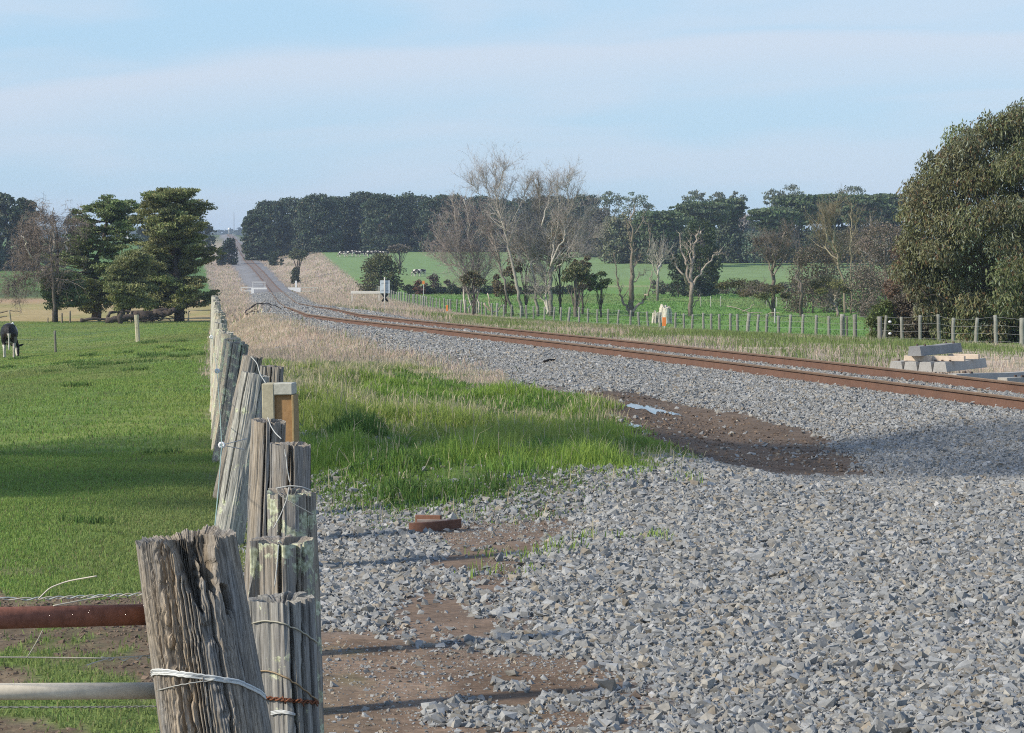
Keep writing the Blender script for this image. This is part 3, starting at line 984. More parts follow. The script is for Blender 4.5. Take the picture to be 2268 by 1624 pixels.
def on_post(key, uv, n=40, off=.003):
    """points along a frame polyline dropped onto the face of a built post"""
    from mathutils.bvhtree import BVHTree
    o, b = POSTS[key]
    if not isinstance(b, BVHTree):
        M = Matrix.LocRotScale(o.location, o.rotation_quaternion, None)
        V = [M @ Vector(p) for p in np.concatenate(b.v)]
        F = np.concatenate(b.q).tolist() + (np.concatenate(b.t).tolist() if b.t else [])
        b = BVHTree.FromPolygons(V, F); POSTS[key] = (o, b)
    q = np.array(uv, float); t = np.linspace(0, len(q) - 1, n)
    uu = np.interp(t, np.arange(len(q)), q[:, 0]); vv = np.interp(t, np.arange(len(q)), q[:, 1])
    for _ in range(6): vv[1:-1] = (vv[:-2] + 2 * vv[1:-1] + vv[2:]) / 4
    eye = Vector((0, 0, CAMZ)); out = []
    for a, c in zip(uu, vv):
        far = Vector(P(a, c, o.location.y)); d = (far - eye).normalized()
        h = b.ray_cast(eye, d)[0]
        if h is None: h = b.find_nearest(far)[0]
        out.append(np.array(h - d * off))
    out = np.array(out)
    for _ in range(5): out[1:-1, 1] = np.minimum(out[1:-1, 1], (out[:-2, 1] + out[2:, 1]) / 2)
    return out


LEFTG = 'old split posts of the paddock fence'


def corner_special(A, T, R, Z, C, r0, h):
    """the ragged corner post: a V-shaped darker pocket in its front with a splinter standing in it"""
    front = ((A - math.radians(270) + math.pi) % (2 * math.pi)) - math.pi       # 0 = towards the camera, + = to its right
    zt = (h - Z) / h * h                                                        # metres below the top
    zt = np.maximum(h * (1 - T), 0)
    # deep grain ridges of the front
    k = front * 7.0 + vnoise(A * 3.5, A * 0 + .5, 81) * 3.2 + (vnoise(T * 4, A * 1.2, 91) - .5) * 1.1 + (vnoise(T * 60, A * 4, 92) - .5) * .55
    ridge = 1 - np.abs(2 * (k - np.floor(k)) - 1)
    amp = np.clip(1 - np.abs(front + .15) / 1.2, 0, 1)
    R = R - r0 * .20 * (1 - ridge) ** 2.2 * amp * (.10 + 1.7 * sstep(.3, .8, vnoise(A * 4.5, T * 3.5, 93)))
    k2 = front * 20 + vnoise(A * 9, A * 0 + .5, 82) * 3.0 + (vnoise(T * 9, A * 3, 94) - .5) * 1.3 + (vnoise(T * 90, A * 5, 90) - .5) * .8
    R = R - r0 * .05 * (1 - (1 - np.abs(2 * (k2 - np.floor(k2)) - 1))) ** 1.5 * (.4 + .6 * amp)
    # pocket: set inwards, its colour darkened over the same area
    cx = .22 + zt * .9
    half = np.clip(.52 - zt * 2.55, 0, .55)
    pocket = sstep(0, .05, half - np.abs(front - cx + (vnoise(T * 90, A * 2, 95) - .5) * .10))
    spl = sstep(.0, .05, .20 * np.clip((zt - .030) / .11, 0, 1.7) - np.abs(front - (.27 + zt * .9)) + (vnoise(T * 120, A * 4, 96) - .5) * .05)
    slit = sstep(.0, .04, .10 - np.abs(front - .64 - zt * 1.0)) * sstep(.155, .14, zt + (vnoise(A * 30, T * 0, 97) - .5) * .02) * sstep(.09, .10, zt)
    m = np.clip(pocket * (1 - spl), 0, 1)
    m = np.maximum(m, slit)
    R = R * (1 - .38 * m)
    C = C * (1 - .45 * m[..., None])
    warm = sstep(.45, .7, vnoise(A * 3, T * 5, 98)) * amp
    C = C * (1 + warm[..., None] * np.array([.22, .10, -.05]))
    # sawn face on the left
    cs = np.cos(A - math.radians(192))
    R = np.where(cs > .35, np.minimum(R, r0 * 1.0 * (1 + .20 * (1 - T)) * .955 / np.maximum(cs, .35)), R)
    # ragged top
    Z = Z - (sstep(.3, .9, vnoise(A * 5, A * 0 + 1, 99)) * .008 + vnoise(A * 22, A * 0 + 2, 100) * .006 + vnoise(A * 60, A * 0 + 2, 101) * .005) * sstep(.8, 1, T)
    return R, Z, C


def build_left_fence():
    # the corner post, nearest
    base = PG(640, 5.3); base[0] = float(P(622, 900, 5.3)[0])
    top = P(408, 1168, 5.28)
    h = float(np.linalg.norm(top - base))
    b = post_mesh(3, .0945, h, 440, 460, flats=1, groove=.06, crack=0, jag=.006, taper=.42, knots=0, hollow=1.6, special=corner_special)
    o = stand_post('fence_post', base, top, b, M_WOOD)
    POSTS['corner'] = (o, b)
    tag(o, 'thick leaning corner post with ragged hollow top, pipes meeting its left side', 'fence post', LEFTG)
    specs = [  # u_top, v_top, u_base, distance, radius, material, label
        (622, 1308, 655, 6.5, .074, M_WOODG, 'round grey post behind the corner post, wire loops round its sides', 301),
        (620, 1184, 636, 7.35, .086, M_WOODP, 'post with large pale lichen patches and a hole near its top', 302),
        (641, 1078, 655, 8.8, .082, M_WOODL, 'post with twisted wire lying over its lichen-spotted flat top', 303),
        (645, 976, 640, 11.0, .081, M_WOOD, 'square topped post with a wire end hanging down its split face', 304),
        (596, 926, 572, 12.6, .080, M_WOOD, 'post in front of the concrete post, its top level with the recess', 305),
        (567, 822, 498, 17.6, .088, M_WOODG, 'smooth pale post leaning right with its foot in the paddock', 306),
        (603, 805, 580, 19.6, .080, M_WOOD, 'short dark post showing over the top of the concrete post', 307),
        (560, 785, 492, 21.5, .085, M_WOOD, 'dark-sided leaning post just left of the concrete post', 308),
        (530, 757, 490, 24.5, .085, M_WOODL, 'lichened post with a flat top just beyond the dark-sided leaning post', 309),
    ]
    for (ut, vt, ub, Y, rad_, m, lab, sd) in specs:
        base = PG(ub, Y); base[2] -= .04
        top = P(ut, vt, Y)
        h = float(np.linalg.norm(top - base))
        b = post_mesh(sd, rad_, h, 150, 170, flats=5, groove=.095, crack=9, jag=.011, tint=(1, 1, 1) if sd != 306 else (1.25, 1.27, 1.25))
        o = stand_post('fence_post', base, top, b, m, spin=sd * 1.3)
        POSTS[sd] = (o, b)
        tag(o, lab, 'fence post', LEFTG)
    rest = [(524, 752, 488, 26.2, M_WOODL), (516, 745, 486, 28.2, M_WOODL), (508, 737, 484, 30.0, M_WOODL), (500, 730, 482, 32.0, M_WOODG), (495, 726, 481, 34, M_WOODL), (491, 722, 481, 36, M_WOODL), (490, 712, 480, 38.2, M_WOODG), (489, 703, 480, 40.5, M_WOODG), (488, 697, 479, 43, M_WOODL), (486, 691, 478, 45.5, M_WOODL), (486, 690, 478, 48.2, M_WOODL), (485, 688, 477, 51, M_WOODG),
            (484, 686, 476, 54, M_WOODG), (483, 684, 475, 57, M_WOODG), (482, 678, 474, 60.5, M_WOODG), (481, 672, 474, 64, M_WOODG), (480, 666, 474, 68, M_WOODG), (478, 660, 473, 72, M_WOODG), (477, 655, 473, 77, M_WOODG), (476, 652, 472, 82, M_WOODG), (474, 653, 472, 95, M_WOODG), (473, 655, 471, 112, M_WOODG)]
    labs = ['lichened post, first of the far run of leaning paddock posts', 'second post of the far run of leaning paddock posts', 'third post of the far run of leaning paddock posts',
            'fourth post of the far run of leaning paddock posts', 'fifth post of the far run of leaning paddock posts', 'sixth post of the far run of leaning paddock posts']
    for q, (ut, vt, ub, Y, m) in enumerate(rest):
        base = PG(ub, Y); base[2] -= .04
        top = P(ut, vt, Y)
        h = float(np.linalg.norm(top - base))
        b = post_mesh(400 + q, .088, h, 60, 60, flats=5, groove=.07, crack=5, jag=.02, tint=(1.5, 1.48, 1.4))
        o = stand_post('fence_post', base, top, b, m, spin=q * 1.1)
        lab = labs[q] if q < 6 else 'pale distant post at the far end of the leaning paddock fence'
        tag(o, lab, 'fence post', LEFTG)
    # concrete post with a recess
    Y = 16.2
    base = PG(628, Y); base[2] -= .05; top = P(620, 848, Y)
    h = float(np.linalg.norm(top - base)); w, dd = .180, .15
    b = MB(); cc = (.40, .36, .25); rust = (.30, .16, .06)
    zc = h / 2
    b.box(-w / 2 + .034, 0, zc, .068, dd, h, c=cc, bev=.005)
    b.box(w / 2 - .007, 0, (h - .066) / 2, .014, dd, h - .066, c=(.30, .22, .11), bev=.003)
    b.box(.034 - .007 + .0, 0, h - .033, w - .068 - .002, dd - .006, .066, c=(.44, .43, .36), bev=.005)
    b.box(.027, -.018, (h - .067) / 2, w - .068 - .016, .06, h - .067, c=(.33, .20, .095))
    o = stand_post('concrete_post', base, top, b, M_CONC, spin=-.10)
    o.data.polygons.foreach_set('use_smooth', np.zeros(len(o.data.polygons), bool))
    tag(o, 'square concrete fence post with a rust-stained recess down its face', 'fence post', LEFTG)


build_left_fence()


def wire(name, pts, r, col, label, cat='wire', group=None, k=6, mat=None):
    b = MB(); b.tube(pts, r, k, c=col)
    o = b.build(name, mat or M_WIRE, smooth=True)
    return tag(o, label, cat, group)


def curve_px(pp, n=24):
    """smooth polyline through (u, v, distance) points"""
    p = np.array([P(*q) for q in pp])
    t = np.linspace(0, len(p) - 1, n)
    out = np.stack([np.interp(t, np.arange(len(p)), p[:, k]) for k in range(3)], -1)
    ker = np.array([.25, .5, .25])
    for _ in range(3):
        mid = np.stack([np.convolve(out[:, k], ker, 'same') for k in range(3)], -1)
        out[1:-1] = mid[1:-1]
    return out


def twist(p, r, turns):
    n = len(p); t = np.linspace(0, 1, n) * turns * 2 * math.pi
    o = np.stack([0 * t, np.sin(t), np.cos(t)], -1) * r
    return p + o, p - o


def loop_round(c0, c1, rx, n=40, a0=-200, a1=20, tiltz=0.0):
    pass


def build_near_bits():
    grp = 'pipe rails at the corner post'
    # pipes
    b = MB()
    b.tube([P(-420, 1384, 4.95), P(0, 1369, 5.2), P(345, 1361, 5.33)], [.0205, .020, .0195], 20, c=(.25, .105, .068))
    o = b.build('pipe_rail', m_attr('rusted_pipe', .8, (90, .35, .002), .25, var=[(14, .7, 1.2), (80, .75, 1.2)]), smooth=True)
    tag(o, 'rusty red brown pipe, the upper rail fixed to the corner post', 'pipe', grp)
    b = MB()
    b.tube([P(-420, 1532, 5.25), P(0, 1532, 5.3), P(360, 1530, 5.36)], [.0160, .0158, .0155], 20, c=(.72, .64, .50))
    o = b.build('pipe_rail', m_attr('galvanised_pipe', .8, (60, .1, .001), .2, var=[(18, .85, 1.08), (90, .9, 1.1)]), smooth=True)
    tag(o, 'pale grey galvanised pipe, the lower rail fixed to the corner post', 'pipe', grp)
    # wires left of the corner post
    grpw = 'wires tied to the corner post'
    cw = (.50, .46, .36)
    p = curve_px([(-200, 1322, 5.2), (60, 1327, 5.25), (200, 1321, 5.28), (325, 1316, 5.3)], 80)
    a, c = twist(p, .0022, 9)
    b = MB(); b.tube(a, .0014, 5, c=cw); b.tube(c, .0014, 5, c=(.42, .45, .42))
    b.tube(curve_px([(85, 1327, 5.25), (110, 1302, 5.25), (150, 1287, 5.25), (214, 1276, 5.22)], 20), .0014, 5, c=cw)
    b.tube(curve_px([(225, 1321, 5.28), (180, 1330, 5.27), (118, 1342, 5.24)], 12), .0014, 5, c=cw)
    tag(b.build('fence_wire', M_WIRE, smooth=True), 'twisted wire above the rusty pipe with loose ends sticking out', 'wire', grpw)
    p = curve_px([(-200, 1455, 5.25), (60, 1456, 5.28), (230, 1458, 5.3), (345, 1452, 5.33)], 80)
    b = MB(); b.tube(p, .0014, 5, c=cw)
    p2 = curve_px([(225, 1459, 5.3), (290, 1460, 5.31), (345, 1452, 5.33)], 50)
    b.tube(twist(p2, .003, 4)[0], .0014, 5, c=cw)
    b.tube(curve_px([(240, 1459, 5.3), (215, 1466, 5.28), (192, 1474, 5.26)], 10), .0014, 5, c=cw)
    b.tube(curve_px([(95, 1395, 5.26), (80, 1425, 5.26), (60, 1457, 5.27)], 10), .0011, 5, c=(.36, .34, .28))
    tag(b.build('fence_wire', M_WIRE, smooth=True), 'wire strained between the two pipes with a twisted tie', 'wire', grpw)
    p = curve_px([(-200, 1566, 5.5), (120, 1567, 5.5), (350, 1565, 5.5)], 60)
    a, c = twist(p, .0015, 14)
    b = MB(); b.tube(a, .0009, 4, c=(.22, .22, .20)); b.tube(c, .0009, 4, c=(.22, .22, .20))
    tag(b.build('fence_wire', M_WIRE, smooth=True), 'thin dark wire running below the lower pipe', 'wire', grpw)

    # white tape round the corner post: follows the post's front
    def round_post(uL, uR, vL, vM, vR, Yc, rr, n=40, over=1.03):
        xs = np.linspace(-1, 1, n)
        pts = []
        for s in xs:
            u = uL + (uR - uL) * (s + 1) / 2
            v = np.interp(s, [-1, -.75, 0, .6, 1], [vL, (vL * .8 + vM * .2) - 3, vM, (vM + vR) / 2 - 2, vR])
            y = Yc - rr * over * math.sqrt(max(0, 1 - s * s * .96))
            pts.append(P(u, v, y))
        return np.array(pts)
    b = MB()
    for k, dv in enumerate((-5, -1.5, 2, 5.5)):
        p = on_post('corner', [(332, 1489 + dv), (362, 1487 + dv), (460, 1500 + dv * .8), (530, 1510 + dv * .7), (575, 1532 + dv * .7), (590, 1545 + dv * .7)], 60)
        b.tube(p, .0018, 5, c=(.62, .63, .60) if k != 1 else (.40, .42, .42))
    p = on_post('corner', [(348, 1530), (400, 1516), (470, 1506), (480, 1504)], 24)
    b.tube(p, .0012, 5, c=(.35, .35, .32))
    tag(b.build('fence_tape', M_PAINT, smooth=True), 'flat white electric fence tape tied round the corner post', 'tape')
    def round_px(uv, n=30):
        return on_post(301, uv, n)
    lb = 'wire loops on the grey post behind the corner post'
    b = MB(); b.tube(round_px([(549, 1383), (585, 1374), (625, 1379), (665, 1396), (705, 1424)]), .0019, 6, c=(.36, .34, .26))
    tag(b.build('wire_loop', M_WIRE, smooth=True), 'upper grey wire loop arching across the round grey post', 'wire', lb)
    b = MB(); b.tube(round_px([(552, 1486), (600, 1486), (650, 1508), (708, 1554)]), .0019, 6, c=(.28, .20, .11))
    tag(b.build('wire_loop', M_WIRE, smooth=True), 'middle brown wire loop slanting down the round grey post', 'wire', lb)
    b = MB()
    p = round_px([(560, 1543), (620, 1549), (665, 1553), (709, 1556)], 60)
    a, c = twist(p, .003, 7)
    b.tube(a, .0022, 5, c=(.16, .06, .03)); b.tube(c, .0022, 5, c=(.20, .075, .035))
    for q in (8, 24, 42, 55): b.tube([p[q] + (-.004, -.004, .009), p[q] + (.004, -.004, -.009)], .0016, 4, c=(.16, .06, .03))
    tag(b.build('barbed_wire', M_RAIL, smooth=True), 'rusty barbed wire twisted round the round grey post', 'wire', lb)
    b = MB()
    for dv in (-3, 0, 3): b.tube(round_px([(600, 1580 + dv), (625, 1575 + dv), (655, 1583 + dv * .5)], 14), .0015, 5, c=(.55, .56, .54))
    tag(b.build('fence_tape', M_PAINT, smooth=True), 'frayed loose tail of fence tape low on the round grey post', 'tape')
    # wires lying over the lichened posts
    b = MB(); b.tube(curve_px([(617, 1205, 7.25), (614, 1250, 7.25), (608, 1300, 7.25)], 12), .0016, 5, c=(.5, .5, .46))
    b.tube(curve_px([(614, 1206, 7.25), (618, 1198, 7.24), (624, 1204, 7.25)], 10), .0016, 5, c=(.4, .4, .36))
    tag(b.build('fence_wire', M_WIRE, smooth=True), 'wire end hanging from the hole in the lichened post', 'wire', 'loose wires on the old posts')
    b = MB()
    b.tube(curve_px([(613, 1084, 8.7), (620, 1098, 8.7), (650, 1116, 8.7), (695, 1140, 8.72)], 16), .0016, 5, c=(.42, .40, .34))
    b.tube(curve_px([(612, 1082, 8.7), (640, 1076, 8.7), (668, 1078, 8.7), (688, 1086, 8.72)], 16), .0018, 5, c=(.5, .5, .46))
    b.tube(curve_px([(640, 1080, 8.7), (636, 1105, 8.7), (622, 1140, 8.7), (605, 1172, 8.7)], 16), .0016, 5, c=(.5, .5, .46))
    tag(b.build('fence_wire', M_WIRE, smooth=True), 'tangle of wire over the top of the square lichened post', 'wire', 'loose wires on the old posts')
    b = MB(); p = curve_px([(630, 998, 10.9), (634, 1015, 10.9), (637, 1045, 10.9), (643, 1072, 10.9)], 30)
    b.tube(twist(p, .003, 3)[0], .002, 5, c=(.5, .5, .46))
    tag(b.build('fence_wire', M_WIRE, smooth=True), 'kinked wire down the face of the square topped post', 'wire', 'loose wires on the old posts')
    b = MB(); b.tube(curve_px([(593, 925, 12.5), (600, 945, 12.48), (610, 960, 12.45), (623, 972, 12.4)], 16), .0024, 5, c=(.5, .5, .46))
    tag(b.build('fence_wire', M_WIRE, smooth=True), 'wire trailing from the post in front of the concrete post', 'wire', 'loose wires on the old posts')
    b = MB(); b.tube(curve_px([(556, 790, 17.4), (570, 805, 17.3), (575, 828, 17.2), (588, 848, 16.2)], 16), .003, 5, c=(.45, .45, .40))
    tag(b.build('fence_wire', M_WIRE, smooth=True), 'wire from the dark leaning post to the concrete post', 'wire', 'loose wires on the old posts')
    # stand-off electric wire with white insulators on the paddock side
    pts = [(470, 1200, 9.8), (476, 1165, 10.4), (484, 1080, 12.0), (491, 986, 14.6), (488, 925, 18), (481, 822, 27), (470, 748, 44), (467, 735, 60)]
    wire('electric_wire', np.array([P(*q) for q in pts]), .0022, (.30, .42, .34), 'thin greenish electric wire on the paddock side of the posts')
    for (u, v, Y, R, lab) in ((491, 986, 14.55, .017, 'large white ring insulator in front of the pale leaning post'), (481, 822, 27, .024, 'white disc insulator halfway along the leaning posts'), (468, 747, 44, .03, 'farthest pair of white insulators by the paddock')):
        b = MB()
        c = P(u, v, Y)
        th = np.linspace(0, 2 * math.pi, 18)
        ring = np.stack([c[0] + R * .66 * np.cos(th), np.full(18, c[1]), c[2] + R * .66 * np.sin(th)], -1)
        b.tube(ring, R * .38, 8, c=(.8, .8, .78), cap=False)
        b.tube([c, P(u + 55, v - 14, Y + .3)], .0025, 5, c=(.4, .4, .38))
        b.tube([c, P(u + 50, v + 10, Y + .3)], .0025, 5, c=(.4, .4, .38))
        tag(b.build('insulator', M_PAINT, smooth=True), lab, 'insulator', 'white insulators of the electric wire')


build_near_bits()


# ------------------------------------------------------------------ trees
def unit(a):
    return a / (np.linalg.norm(a, axis=-1, keepdims=True) + 1e-9)


class Twigs:
    """a batch of curved twigs: p0 + d*L*t + bend*t*t"""
    def __init__(self, p, d, L, bend, r):
        self.p, self.d, self.L, self.bend, self.r = p, d, L, bend, r

    def at(self, t):
        return self.p + self.d * (self.L * t)[:, None] + self.bend * (t * t)[:, None]

    def dir(self, t):
        return unit(self.d * self.L[:, None] + 2 * self.bend * t[:, None])


def twigs_mesh(b, tw, col, sides=3, segs=3, taper=.25):
    n = len(tw.p)
    if n == 0: return
    rings = []
    for s in range(segs + 1):
        t = np.full(n, s / segs)
        c = tw.at(t); d = tw.dir(t)
        ref = np.where(np.abs(d[:, 2:3]) < .8, np.array([[0, 0, 1.0]]), np.array([[1.0, 0, 0]]))
        a = unit(np.cross(d, ref)); e = np.cross(d, a)
        th = np.arange(sides) * 2 * math.pi / sides
        rr = tw.r * (1 - (1 - taper) * s / segs)
        rings.append(c[:, None, :] + (a[:, None, :] * np.cos(th)[None, :, None] + e[:, None, :] * np.sin(th)[None, :, None]) * rr[:, None, None])
    V = np.stack(rings, 1)                                   # n, segs+1, sides, 3
    m = (segs + 1) * sides
    i = (np.arange(n) * m)[:, None, None]; s = (np.arange(segs) * sides)[None, :, None]; j = np.arange(sides)[None, None, :]; j2 = (j + 1) % sides
    Q = np.stack([i + s + j, i + s + j2, i + s + sides + j2, i + s + sides + j], -1).reshape(-1, 4)
    col = np.asarray(col, float)
    C = np.repeat(col, m, axis=0) if col.ndim == 2 else col
    b.add(V.reshape(-1, 3), Q, c=C)


def spawn(r, tw, m, ang, lenf, up, t0=.2, rf=.5, bend=.15, rmin=.004):
    n = len(tw.p)
    idx = np.repeat(np.arange(n), m)
    t = r.uniform(t0, 1, n * m)
    sub = Twigs(tw.p[idx], tw.d[idx], tw.L[idx], tw.bend[idx], tw.r[idx])
    p = sub.at(t); d = sub.dir(t)
    ax = unit(np.cross(d, r.normal(size=d.shape)))
    a = np.radians(r.uniform(ang[0], ang[1], n * m))[:, None]
    nd_ = unit(d * np.cos(a) + np.cross(ax, d) * np.sin(a) + np.array([0, 0, up]))
    L = sub.L * lenf * r.uniform(.5, 1.15, n * m) * (1.15 - .6 * t)
    bd = r.normal(size=d.shape) * (L * bend)[:, None] + np.array([0, 0, 1.0]) * (L * up * .5)[:, None]
    rr = np.maximum(sub.r * (1 - .7 * t) * rf, rmin)
    return Twigs(p, nd_, L, bd, rr)


def stem_twigs(lines):
    """short straight pieces of explicit stems, as parents for spawn"""
    p, d, L, r_ = [], [], [], []
    for pts, rad_ in lines:
        pts = np.asarray(pts); rad_ = np.broadcast_to(rad_, (len(pts),))
        for k in range(len(pts) - 1):
            v = pts[k + 1] - pts[k]; l = np.linalg.norm(v)
            p.append(pts[k]); d.append(v / (l + 1e-9)); L.append(l); r_.append(rad_[k])
    p = np.array(p)
    return Twigs(p, np.array(d), np.array(L), np.zeros_like(p), np.array(r_))


def wiggle(r, pts, n, amp):
    """resample a polyline with crooked in-between points"""
    p = np.asarray(pts, float)
    t = np.linspace(0, len(p) - 1, n)
    o = np.stack([np.interp(t, np.arange(len(p)), p[:, k]) for k in range(3)], -1)
    j = r.normal(size=o.shape) * amp
    j[0] = 0
    return o + j


def px_stem(r, pxs, Y, n=10, amp=.05, sway=.6):
    """a stem along frame points, wandering in depth as it climbs"""
    k = len(pxs)
    dep = Y + np.cumsum(np.concatenate([[0], r.normal(0, sway, k - 1)]))
    return wiggle(r, [P(u, v, y) for (u, v), y in zip(pxs, dep)], n, amp)


def cards(b, r, c, size, col, along=None, aspect=.55, jit=1.0):
    """small leaf sprays: kinked rhombs of the given size round the points c"""
    n = len(c)
    a = r.normal(size=(n, 3))
    if along is not None: a = a * jit + np.asarray(along)
    a = unit(a)
    w = unit(np.cross(a, r.normal(size=(n, 3))))
    s = (np.asarray(size) * r.uniform(.6, 1.35, n))[:, None]
    h = unit(np.cross(a, w))
    V = np.stack([c - a * s * .5, c + w * s * aspect * .5 + h * s * .08, c + a * s * .5, c - w * s * aspect * .5 + h * s * .08], 1)
    i = np.arange(n)[:, None] * 4
    b.add(V.reshape(-1, 3), (i + np.arange(4)).reshape(-1, 4), c=np.repeat(col, 4, axis=0))


def blob_points(r, blobs, per, shell=.35, minz=None):
    """points in the outer part of ellipsoids: blobs = rows of x y z rx ry rz"""
    bl = np.asarray(blobs, float)
    k = np.repeat(np.arange(len(bl)), per)
    d = unit(r.normal(size=(len(k), 3)))
    f = (shell + (1 - shell) * r.uniform(0, 1, len(k))) ** .7
    p = bl[k, :3] + d * bl[k, 3:6] * f[:, None] * r.uniform(.8, 1.12, (len(k), 1))
    return p, k, d


def leaf_cols(r, k, base, var=.25, blobvar=.22, alt=None, altp=.0):
    nb = k.max() + 1
    bt = r.uniform(1 - blobvar, 1 + blobvar, (nb, 1)) * r.uniform(.92, 1.08, (nb, 3))
    c = np.asarray(base) * bt[k] * r.uniform(1 - var, 1 + var, (len(k), 1))
    if alt is not None:
        s = r.uniform(0, 1, len(k)) < altp
        c[s] = np.asarray(alt) * r.uniform(.7, 1.25, (s.sum(), 1))
    return c


def finish_tree(name, base, trunk, crown, label, cat='tree', group=None, crown_name='crown', trunk_name='trunk', bark=None, leaf=None):
    t = thing(name, label, cat, base, group)
    if trunk is not None and trunk.n: trunk.build(trunk_name, bark or M_BARK, t, smooth=True, loc=base)
    if crown is not None and crown.n: crown.build(crown_name, leaf or M_LEAF, t, loc=base)
    return t


def round_tree(seed, u, Y, vtop, wpx, label, base_col, vbot=None, nb=46, per=46, card=.55, group=None, flat=.75, name='pine_tree', vbase=None, profile='round', trunk_r=.3, alt=None, altp=0., bark=(.10, .085, .07), lean=0.0, bsize=.17, ydeep=.8, cat='tree'):
    """a leafy tree: envelope filled with clumps of leaf sprays round a trunk with limbs"""
    r = np.random.default_rng(seed)
    ppm = FPX / Y
    base = PG(u, Y)
    top = float(P(u, vtop, Y)[2])
    H = top - base[2]
    Rm = wpx / ppm / 2
    zb = 0.0 if vbot is None else max(0.0, float(P(u, vbot, Y)[2]) - base[2])
    blobs = []
    for k in range(nb):
        t = r.uniform(0, 1)
        if profile == 'round': prof = math.sqrt(max(0.0, 1 - (max(t - .35, 0) / .70) ** 2)) * (.82 + .18 * min(t / .25, 1))
        elif profile == 'dome': prof = math.sqrt(max(0.04, 1 - (2 * t - .9) ** 2 * .98)) if t > .45 else .72 + .5 * t
        elif profile == 'vase': prof = .35 + .65 * min(t / .7, 1) * math.sqrt(max(.05, 1 - max(t - .7, 0) ** 2 / .09))
        else: prof = 1 - .9 * t
        a = r.uniform(0, 2 * math.pi)
        q = math.sqrt(r.uniform(.25, 1)) * prof
        s = bsize * Rm * 2 * r.uniform(.65, 1.25)
        z = zb + (H - zb - s * flat * .6) * t
        blobs.append((base[0] + (Rm - s * .6) * q * math.cos(a) + lean * z, base[1] + (Rm - s * .6) * q * math.sin(a) * ydeep, base[2] + max(z, s * flat * .5), s, s, s * flat))
    blobs = np.array(blobs)
    p, k, d = blob_points(r, blobs, per)
    p[:, 2] = np.maximum(p[:, 2], base[2] + .05)
    c = leaf_cols(r, k, base_col, alt=alt, altp=altp)
    cb = MB(); cards(cb, r, p, card, c, along=d * .6 + np.array([0, 0, .25]), aspect=.6)
    tb = MB()
    tt = wiggle(r, [base - (0, 0, .2), base + (lean * H * .3, 0, H * .3), base + (lean * H * .8, 0, H * .8)], 8, trunk_r * .25)
    tb.tube(tt, np.linspace(trunk_r, trunk_r * .25, 8), 8, c=bark)
    for q in r.choice(len(blobs), min(14, len(blobs)), replace=False):
        s0 = tt[1 + int(r.integers(0, 5))]
        e = blobs[q, :3]
        tb.tube(wiggle(r, [s0, (s0 + e) / 2 - (0, 0, H * .03), e], 6, trunk_r * .2), np.linspace(trunk_r * .35, trunk_r * .08, 6), 5, c=bark)
    return finish_tree(name, base, tb, cb, label, cat, group)


def tier_conifer(seed, upx, Y, vtop, label, col, env, nbr=60, card=.21, per=100, name='cypress_tree', trunk_pts=None, trunk_r=.32, sprays=7, alt=None, altp=0., rise=.12, group=None, gap=.0, bark=(.085, .07, .058)):
    """old cypress with shelving branches. env: rows (v, u_left, u_right) of the outline"""
    r = np.random.default_rng(seed)
    base = PG(upx, Y)
    env = sorted(env, key=lambda e: -e[0])
    vs_ = np.array([e[0] for e in env], float)[::-1]; ul = np.array([e[1] for e in env], float)[::-1]; ur = np.array([e[2] for e in env], float)[::-1]
    tp = trunk_pts or [(upx, 712), (upx, (712 + vtop) / 2), (upx, vtop)]
    tr = px_stem(r, tp, Y, 14, .06, .3)
    tr[0] = base - (0, 0, .2)
    tb = MB(); tb.tube(tr, np.linspace(trunk_r, trunk_r * .12, len(tr)), 9, c=bark)
    cpts, cdir, ck = [], [], []
    for q in range(nbr):
        v = vs_[0] + (vs_[-1] - vs_[0]) * ((q + r.uniform(0, 1)) / nbr)
        l, rg = np.interp(v, vs_, ul), np.interp(v, vs_, ur)
        z = float(P(0, v, Y)[2])
        ti = int(np.argmin(np.abs(tr[:, 2] - z + .6))); s0 = tr[ti]
        cxm = float(P((l + rg) / 2, v, Y)[0]); half = (rg - l) / 2 * Y / FPX
        a = r.uniform(0, 2 * math.pi)
        f = r.uniform(.42, 1.0) if q % 4 else r.uniform(.1, .6)
        e = np.array([cxm + half * math.copysign(abs(math.cos(a)) ** .7, math.cos(a)) * f, base[1] + min(half, 3.2) * math.sin(a) * f, z + r.normal(0, .12)])
        mid = s0 * .45 + e * .55 - np.array([0, 0, rise * 2.0])
        br = wiggle(r, [s0, mid, e], 7, .05)
        L = np.linalg.norm(e - s0)
        tb.tube(br, np.linspace(max(.02 + L * .012, .03), .012, 7), 5, c=bark)
        for w in range(sprays):
            t = r.uniform(.45, 1.08)
            pc = br[-1] * t + s0 * (1 - t) if t > 1 else np.array([np.interp(t * 6, np.arange(7), br[:, kk]) for kk in range(3)])
            rad_ = r.uniform(.40, .85)
            pc = pc + r.normal(0, .22, 3) * (1, 1, .5)
            n = per
            d = unit(r.normal(size=(n, 3)))
            pp = pc + d * np.array([rad_, rad_, rad_ * .28]) * r.uniform(.3, 1, (n, 1))
            cpts.append(pp); cdir.append(np.tile(unit((e - s0)[None])[0] * .7 + (0, 0, .35), (n, 1))); ck.append(np.full(n, q))
    p = np.concatenate(cpts); k = np.concatenate(ck)
    c = leaf_cols(r, k, col, .28, .25, alt, altp)
    hf = np.clip((p[:, 2] - base[2]) / (float(P(0, vtop, Y)[2]) - base[2]), 0, 1)
    cb = MB(); cards(cb, r, p, card, c, along=np.concatenate(cdir), aspect=.45, jit=.6)
    return finish_tree(name, base, tb, cb, label, 'tree', group)


